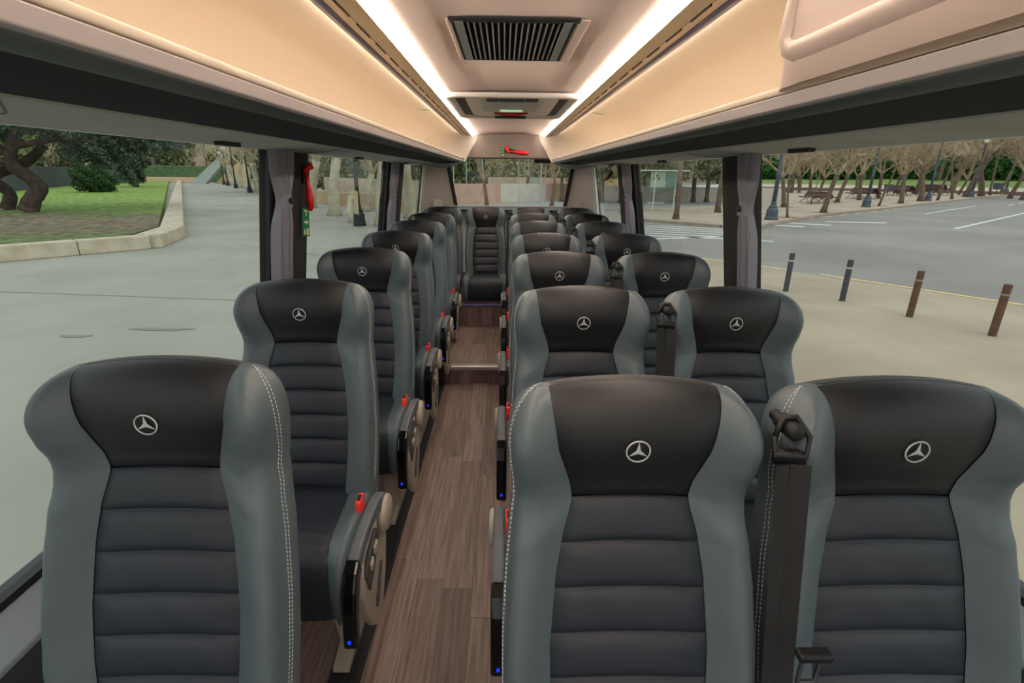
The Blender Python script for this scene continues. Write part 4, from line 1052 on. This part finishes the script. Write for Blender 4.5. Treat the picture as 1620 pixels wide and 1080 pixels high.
for (x,y,s,lab) in [(9.52,28.3,1.25,'slim upright tree at the zebra crossing in the second right window'),(14.1,33.8,1.5,'tree trunk half hidden by the first right pillar'),(18,49.2,1.6,'dark trunk right of the slim tree, second right window'),(19.4,49.5,1.6,'darker trunk against the first right curtain'),(16.5,50,1.5,'small dark trunk left of the pair by the curtain'),(10.5,46,2.3,'thick dark trunk seen through the bus shelter'),(8.8,47,2.0,'dark trunk left of the bus shelter glass'),(7.4,44,2.0,'dark trunk seen in the rearmost right window'),(6.6,50,1.6,'slim trunk left in the rearmost right window'),(12.4,50,1.8,'dark trunk behind the shelter panel')]:
    put(VS[int(x*10)%2],'street_tree',x,y,.0,lab,'street trees beyond the crossing',bark_dark,twig_d,s,y)
    if y > 40:
        pass
LT = leaves(35,[(0,0,4.0,2.4,2.4,1.9,.6),(1.5,.8,3.2,1.6,1.6,1.2,.4)],1500,.22); LT.materials.append(lf_pine)
for i in range(9):
    o = link('leafy_tree', LT); o.location = (7+i*1.7,47+rt.uniform(-2,4),0); o.rotation_euler.z = rt.uniform(0,6); s = rt.uniform(.9,1.3); o.scale = (s,s,s); tag(o,'dull green leafy tree crown beyond the shelter','tree','leafy crowns beyond the shelter')
wallrun('boundary_wall',(8,56),(27,50),0,1.35,1.35,[(i/8,(i+1)/8,'w') for i in range(8)],'pale boundary wall behind the bus shelter')
flat('floor_side_road', [(2,33),(8,37),(20,44),(24,47.5),(10,54),(2,50)], .02, mat('side_asphalt',(150,152,148),.9,var=.05), 'pale side road behind the shelter', .02)
# ---- left side: raised lawn with kerb wall
lawn_m = bpy.data.materials.new('lawn_grass'); lawn_m.use_nodes = True; n = lawn_m.node_tree; b = n.nodes['Principled BSDF']; b.inputs['Roughness'].default_value = 1
t_ = n.nodes.new('ShaderNodeTexCoord'); sp = n.nodes.new('ShaderNodeSeparateXYZ'); n.links.new(t_.outputs['Object'], sp.inputs[0])
q1 = n.nodes.new('ShaderNodeTexNoise'); q1.inputs['Scale'].default_value = .35; q1.inputs['Detail'].default_value = 10; n.links.new(t_.outputs['Object'], q1.inputs['Vector'])
q2 = n.nodes.new('ShaderNodeTexNoise'); q2.inputs['Scale'].default_value = 3; q2.inputs['Detail'].default_value = 6; n.links.new(t_.outputs['Object'], q2.inputs['Vector'])
ma = n.nodes.new('ShaderNodeMath'); ma.operation = 'MULTIPLY_ADD'; ma.inputs[1].default_value = 7; n.links.new(q1.outputs[0], ma.inputs[0]); n.links.new(sp.outputs['Y'], ma.inputs[2])
cr = n.nodes.new('ShaderNodeValToRGB'); mr = n.nodes.new('ShaderNodeMapRange'); mr.inputs[1].default_value = 15; mr.inputs[2].default_value = 45; n.links.new(ma.outputs[0], mr.inputs[0]); n.links.new(mr.outputs[0], cr.inputs[0])
els = cr.color_ramp.elements
els[0].position = 0.08; els[0].color = (*lin((92,112,56)),1); els[1].position = .95; els[1].color = (*lin((124,152,62)),1)
for p,c in ((.17,(92,104,58)),(.24,(108,98,74)),(.36,(118,106,84)),(.44,(96,112,58)),(.54,(112,142,58))): e_ = els.new(p); e_.color = (*lin(c),1)
mxx = n.nodes.new('ShaderNodeMixRGB'); mxx.blend_type = 'OVERLAY'; mxx.inputs[0].default_value = .8; n.links.new(cr.outputs[0], mxx.inputs[1]); cq = n.nodes.new('ShaderNodeValToRGB'); cq.color_ramp.elements[0].position = .42; cq.color_ramp.elements[0].color = (.25,.25,.25,1); cq.color_ramp.elements[1].position = .6; cq.color_ramp.elements[1].color = (.7,.7,.7,1); n.links.new(q2.outputs[0], cq.inputs[0]); n.links.new(cq.outputs[0], mxx.inputs[2]); n.links.new(mxx.outputs[0], b.inputs['Base Color'])
LW = [(-11.3,16.9),(-12.6,19.3),(-72,118),(-120,118),(-120,14),(-30,14.2),(-17,14.6)]
struct('floor_lawn', MB().prism_z([(-12.2,16.6),(-13.1,19.5),(-71,112),(-120,112),(-120,-10),(-40,-6),(-14.2,13.4)],0,.40).me(), lawn_m, 'raised green lawn with a worn brown band on the left')
wallm = mat('lawn_wall_stone',(176,166,142),.9,bump=.6,bscale=12,rgb2=(196,188,166),vscale=3,detail=8)
lw = empty('lawn_wall',(-11.3,16.4,0),'low pale stone wall edging the raised lawn','wall')
def wseg(p,q,w,h,nseg):
    L = math.hypot(q[0]-p[0],q[1]-p[1]); ang = math.atan2(q[1]-p[1],q[0]-p[0])
    for i in range(nseg):
        o = link('coping_block', MB().box(-L/nseg/2+.008,L/nseg/2-.008,-w/2,w/2,0,h).me(bev=.03 if L/nseg<12 else 0), wallm, lw); t = (i+.5)/nseg
        o.location = (p[0]+(q[0]-p[0])*t+11.3,p[1]+(q[1]-p[1])*t-16.4,0); o.rotation_euler.z = ang
wseg((-11.5,16.5),(-15,12.3),.45,.43,3); wseg((-15,12.3),(-42,-12),.45,.43,12); wseg((-11.5,16.45),(-12.4,19.2),.75,.43,1); wseg((-12.4,19.2),(-70,114),.75,.43,30)
# fence / dark wall behind the lawn
fm_ = mat('dark_green_hoarding',(62,72,72),.8,rgb2=(74,84,84),vscale=2)
fe = empty('hoarding_fence',(-34,33,.4),'dark grey-green hoarding fence along the back of the lawn','fence')
fp = [(-30,24),(-40,38),(-58,72)]
for a_,b_ in zip(fp,fp[1:]):
    L = math.hypot(b_[0]-a_[0],b_[1]-a_[1]); n_ = int(L/2.5); ang = math.atan2(b_[1]-a_[1],b_[0]-a_[0])
    for i in range(n_):
        t = (i+.5)/n_; o = link('fence_panel', MB().box(-L/n_/2+.02,L/n_/2-.02,-.04,.04,0,2.3).me(), fm_, fe); o.location = (a_[0]+(b_[0]-a_[0])*t+34,a_[1]+(b_[1]-a_[1])*t-33,0); o.rotation_euler.z = ang
tag(link('green_shed', MB().box(-63,-58.5,84,86,.4,3.2).me(bev=.1), fm_),'dark green box hut at the far end of the lawn','hut')
# holm oaks
def smooth_pts(P, k=5):
    out = []
    for i in range(len(P)-1):
        p0,p1,p2,p3 = P[max(i-1,0)],P[i],P[i+1],P[min(i+2,len(P)-1)]
        for j in range(k):
            f = j/k; out.append(tuple(.5*((2*p1[a])+(-p0[a]+p2[a])*f+(2*p0[a]-5*p1[a]+4*p2[a]-p3[a])*f*f+(-p0[a]+3*p1[a]-3*p2[a]+p3[a])*f**3) for a in range(len(p1))))
    return out+[tuple(P[-1])]
def oak(name, x, y, z, pts, rad, limbs, crowns, n_leaf, lab, sz=.16, lm=None, seed=1):
    q = smooth_pts([(*p,r*1.25) for p,r in zip(pts,rad)]); pts = [a[:3] for a in q]; rad = [a[3]*.62*(1+.05*math.sin(i*2.1)) for i,a in enumerate(q)]
    limbs = [smooth_pts(l,4) for l in limbs]
    e = empty(name,(x,y,z),lab,'tree')
    link('trunk', MB().tube(pts,rad,12).me(), bark_oak, e, True)
    g = MB()
    for L_ in limbs: g.tube(L_, [.17*(1-.75*i/len(L_)) for i in range(len(L_))], 8)
    if limbs: link('limbs', g.me(), bark_oak, e, True)
    me = leaves(seed, crowns, n_leaf, sz); me.materials.append(lm or lf_oak); f = link('foliage', me, None, e); f['kind'] = 'stuff'
    return e
oak('holm_oak',-23.2,25.4,.4,[(0,0,0),(.22,.2,.6),(.5,.45,1.15),(.25,.2,1.7),(-.1,0,2.2),(.2,0,3.2),(.4,.2,4.5)],[.55,.46,.42,.38,.34,.30,.22],
    [[(-.1,0,2.2),(-1.2,-.6,2.7),(-2.4,-1.4,3.3),(-3,-2,4)],[(.2,0,3.0),(1.6,1.4,3.5),(3.2,3,4.2)],[(-.05,0,2.6),(-.8,-.4,3.6),(-1,-.5,4.6)]],
    [(1.2,1.6,4.6,3.0,3.0,1.2,.34),(2.2,2.4,3.2,1.5,1.4,1.0,.22),(-1.5,-.8,4.8,2.2,2.2,1.3,.2),(3.8,4.0,4.0,1.8,1.8,1.2,.2),(5.0,5.5,4.3,1.2,1.2,.9,.1)],34000,'big dark evergreen oak with twisted trunk on the lawn',.085,seed=41)
oak('holm_oak',-25.6,26.9,.4,[(0,0,0),(.2,.2,.8),(-.1,-.1,1.6),(.9,.8,2.3),(1.6,1.4,3.2)],[.4,.35,.32,.3,.25],[[(-.1,-.1,1.6),(-1,-1,2.6),(-1.4,-1.2,4)]],[(-.5,-.5,4.6,2.4,2.4,1.5,1.0)],9000,'dark leaning oak trunk at the left picture edge',.1,seed=42)
oak('holm_oak',-46,66,.4,[(0,0,0),(.1,.1,1),(0,.2,2.2),(.1,.1,4)],[.4,.33,.3,.2],[],[(-.2,-.2,3.0,1.6,1.6,2.7,.5),(-2.0,-2.0,6.0,2.6,2.6,1.6,.3),(1.6,1.8,6,1.8,1.8,1.5,.2)],15000,'dark evergreen tree behind the round bush on the lawn',.17,seed=43)
e = oak('hanging_oak_bough',-13.0,20.0,.4,[(0,0,0),(0,0,.1)],[.01,.01],[],[(0,0,5,1,1,1,1)],10,'x') if False else None
me = leaves(44,[(0,0,1.5,2.4,2.4,1.6,.7),(1,.6,1.1,1.9,1.9,1.2,.3)],12000,.13); me.materials.append(leafm('bush_leaves',(40,66,40),(72,104,58)))
o = link('round_bush', me); o.location = (-38.5,49.5,.4); o.scale = (.62,.62,.78); tag(o,'rounded dark green bush in the middle of the lawn','bush')
me = leaves(45,[(0,0,.0,1.3,1.3,.6,.5),(1.2,1.4,-.2,1.0,1.0,.5,.3),(-1.5,-1.2,.2,1.2,1.2,.5,.2)],3500,.09); me.materials.append(lf_oak)
bo = empty('oak_bough',(-21,31,4.3),'dark leafy bough hanging above the path end of the lawn','branch')
link('foliage', me, None, bo)['kind'] = 'stuff'
g = MB().tube([(-6,-4.5,1.2),(-3,-2.4,.9),(0,0,.4),(1.5,1.6,.1)],[.12,.09,.05,.02],6); link('bough', g.me(), bark_oak, bo, True)
for (x,y,z) in [(-19.5,32.5,.45)]:
    pass
# hedge, sculpture, building at the far end of the path
tag(link('clipped_hedge', MB().box(-92,-60,117,119.5,0,3.4).me(bev=.2), mat('clipped_hedge',(70,96,62),1,bump=1,bscale=3,rgb2=(92,116,78),vscale=1.5)),'long clipped green hedge at the far end of the lawn','hedge')
e = empty('slanted_monument',(-60,103,0),'pale slanted concrete beam monument at the end of the path','monument')
g = MB(); g.v = [(-1.3,0,0),(1.7,0,0),(6.6,2,5.8),(5.5,2,6.2)]; g.v += [(x,y+1.2,z) for x,y,z in g.v]; g.f = [(0,1,2,3),(7,6,5,4),(0,4,5,1),(1,5,6,2),(2,6,7,3),(3,7,4,0)]
link('beam', g.me(), mat('grey_beam',(150,160,154),.8), e)
g = MB().tube([(5.4,2.5,6.0),(5.9,2.5,6.7),(7.4,2.6,7.3),(8.8,2.7,8.3),(9.6,2.8,9.2)],[.7,.75,.6,.65,.3],10); link('white_figure', g.me(), mat('white_stone',(224,222,214),.7), e, True)['label'] = 'pale carved figure on top of the beam'
g = MB(); g.v = [(1.8,3,0),(12,3,0),(12,3,3.8),(7,3,4.0)]; g.v += [(x,y+5,z) for x,y,z in g.v]; g.f = [(0,1,2,3),(7,6,5,4),(0,4,5,1),(1,5,6,2),(2,6,7,3),(3,7,4,0)]
tag(link('yellow_pavilion', g.me(), mat('yellow_render',(206,180,136),.9), loc=(-60,103,0)),'yellowish slope-sided pavilion behind the slanted monument','building')
tag(link('path_end_wall', MB().box(-78,-61.5,108,108.6,0,1.1).me(bev=.03), mat('peach_wall',(206,178,150),.9)),'low peach wall closing the end of the left path','wall')
# plane tree avenue
av = AV = [(-22.5,55,'nearest plane tree of the left avenue, by the curtain'),(-25.8,60,'second plane tree of the left avenue'),(-29.5,66,'third plane tree of the left avenue'),(-33.5,74,'fourth plane tree of the left avenue'),(-38,82,'fifth plane tree of the left avenue'),(-42,92,'sixth plane tree of the left avenue'),(-20.8,57.5,'plane tree behind the nearest one of the avenue'),(-24,64,'inner row plane tree behind the second one'),(-28,72,'inner row plane tree behind the third one')]
AVP = [(-24.8,55.3),(-26.5,58.4),(-27.7,59.9),(-29.6,63.5),(-31.4,66.5),(-34.8,71.5),(-39.7,79.5),(-42.6,84),(-48.6,94.5)]
for i,(x,y,lab) in enumerate(av): put(VP[i%3],'plane_tree',AVP[i][0],AVP[i][1],0,'pale barked '+lab,'plane trees of the left avenue',bark_plane,twig_p,1.15,i*.9)
for i,(x,y,s,lab) in enumerate([(-9.85,30.0,1.05,'thick plane trunk left in the second left window'),(-13.8,37.0,1.1,'plane tree just right of the red hammer'),(-8.9,31.6+2,.8,'plane trunk behind the black lamppost'),(-5.75,24.4,1.1,'large pale trunk beside the second left curtain'),(-5.2,28.5,1.0,'pale trunk seen in the rearmost left window')]):
    put(VP[i%3],'plane_tree',x,y,0,lab,'plane trees beyond the second left window',bark_plane,twig_p,s,i*1.7)
tag(link('trunk_stump', MB().lathe([(.26,0),(.22,.4),(.2,1.1),(.19,1.25),(.05,1.3)],10,(-7.6,25.9,0)).me(), bark_plane, smooth=True),'pale stump behind the black lamppost in the second left window','stump')
wallrun('garden_wall',(-19,46),(-3.5,30),0,1.0,.95,[(i/10,(i+1)/10,'tt'[i%2]) for i in range(10)],'low yellowish garden wall behind the plane trunks')
wallrun('garden_wall',(-18.5,54),(-5.5,47),0,1.9,1.7,[(i/8,(i+1)/8,'b') for i in range(8)],'taller pink-brown wall behind the low yellowish one')
for i in range(10):
    x = -30+i*2.9; o = link('evergreen_tree', GB); o.location = (x,62+rt.uniform(-4,8),-.5); s = rt.uniform(.7,1.1); o.scale = (s,s,s); o.rotation_euler.z = rt.uniform(0,6); tag(o,'green tree behind the garden walls on the left','tree','green trees behind the garden walls')
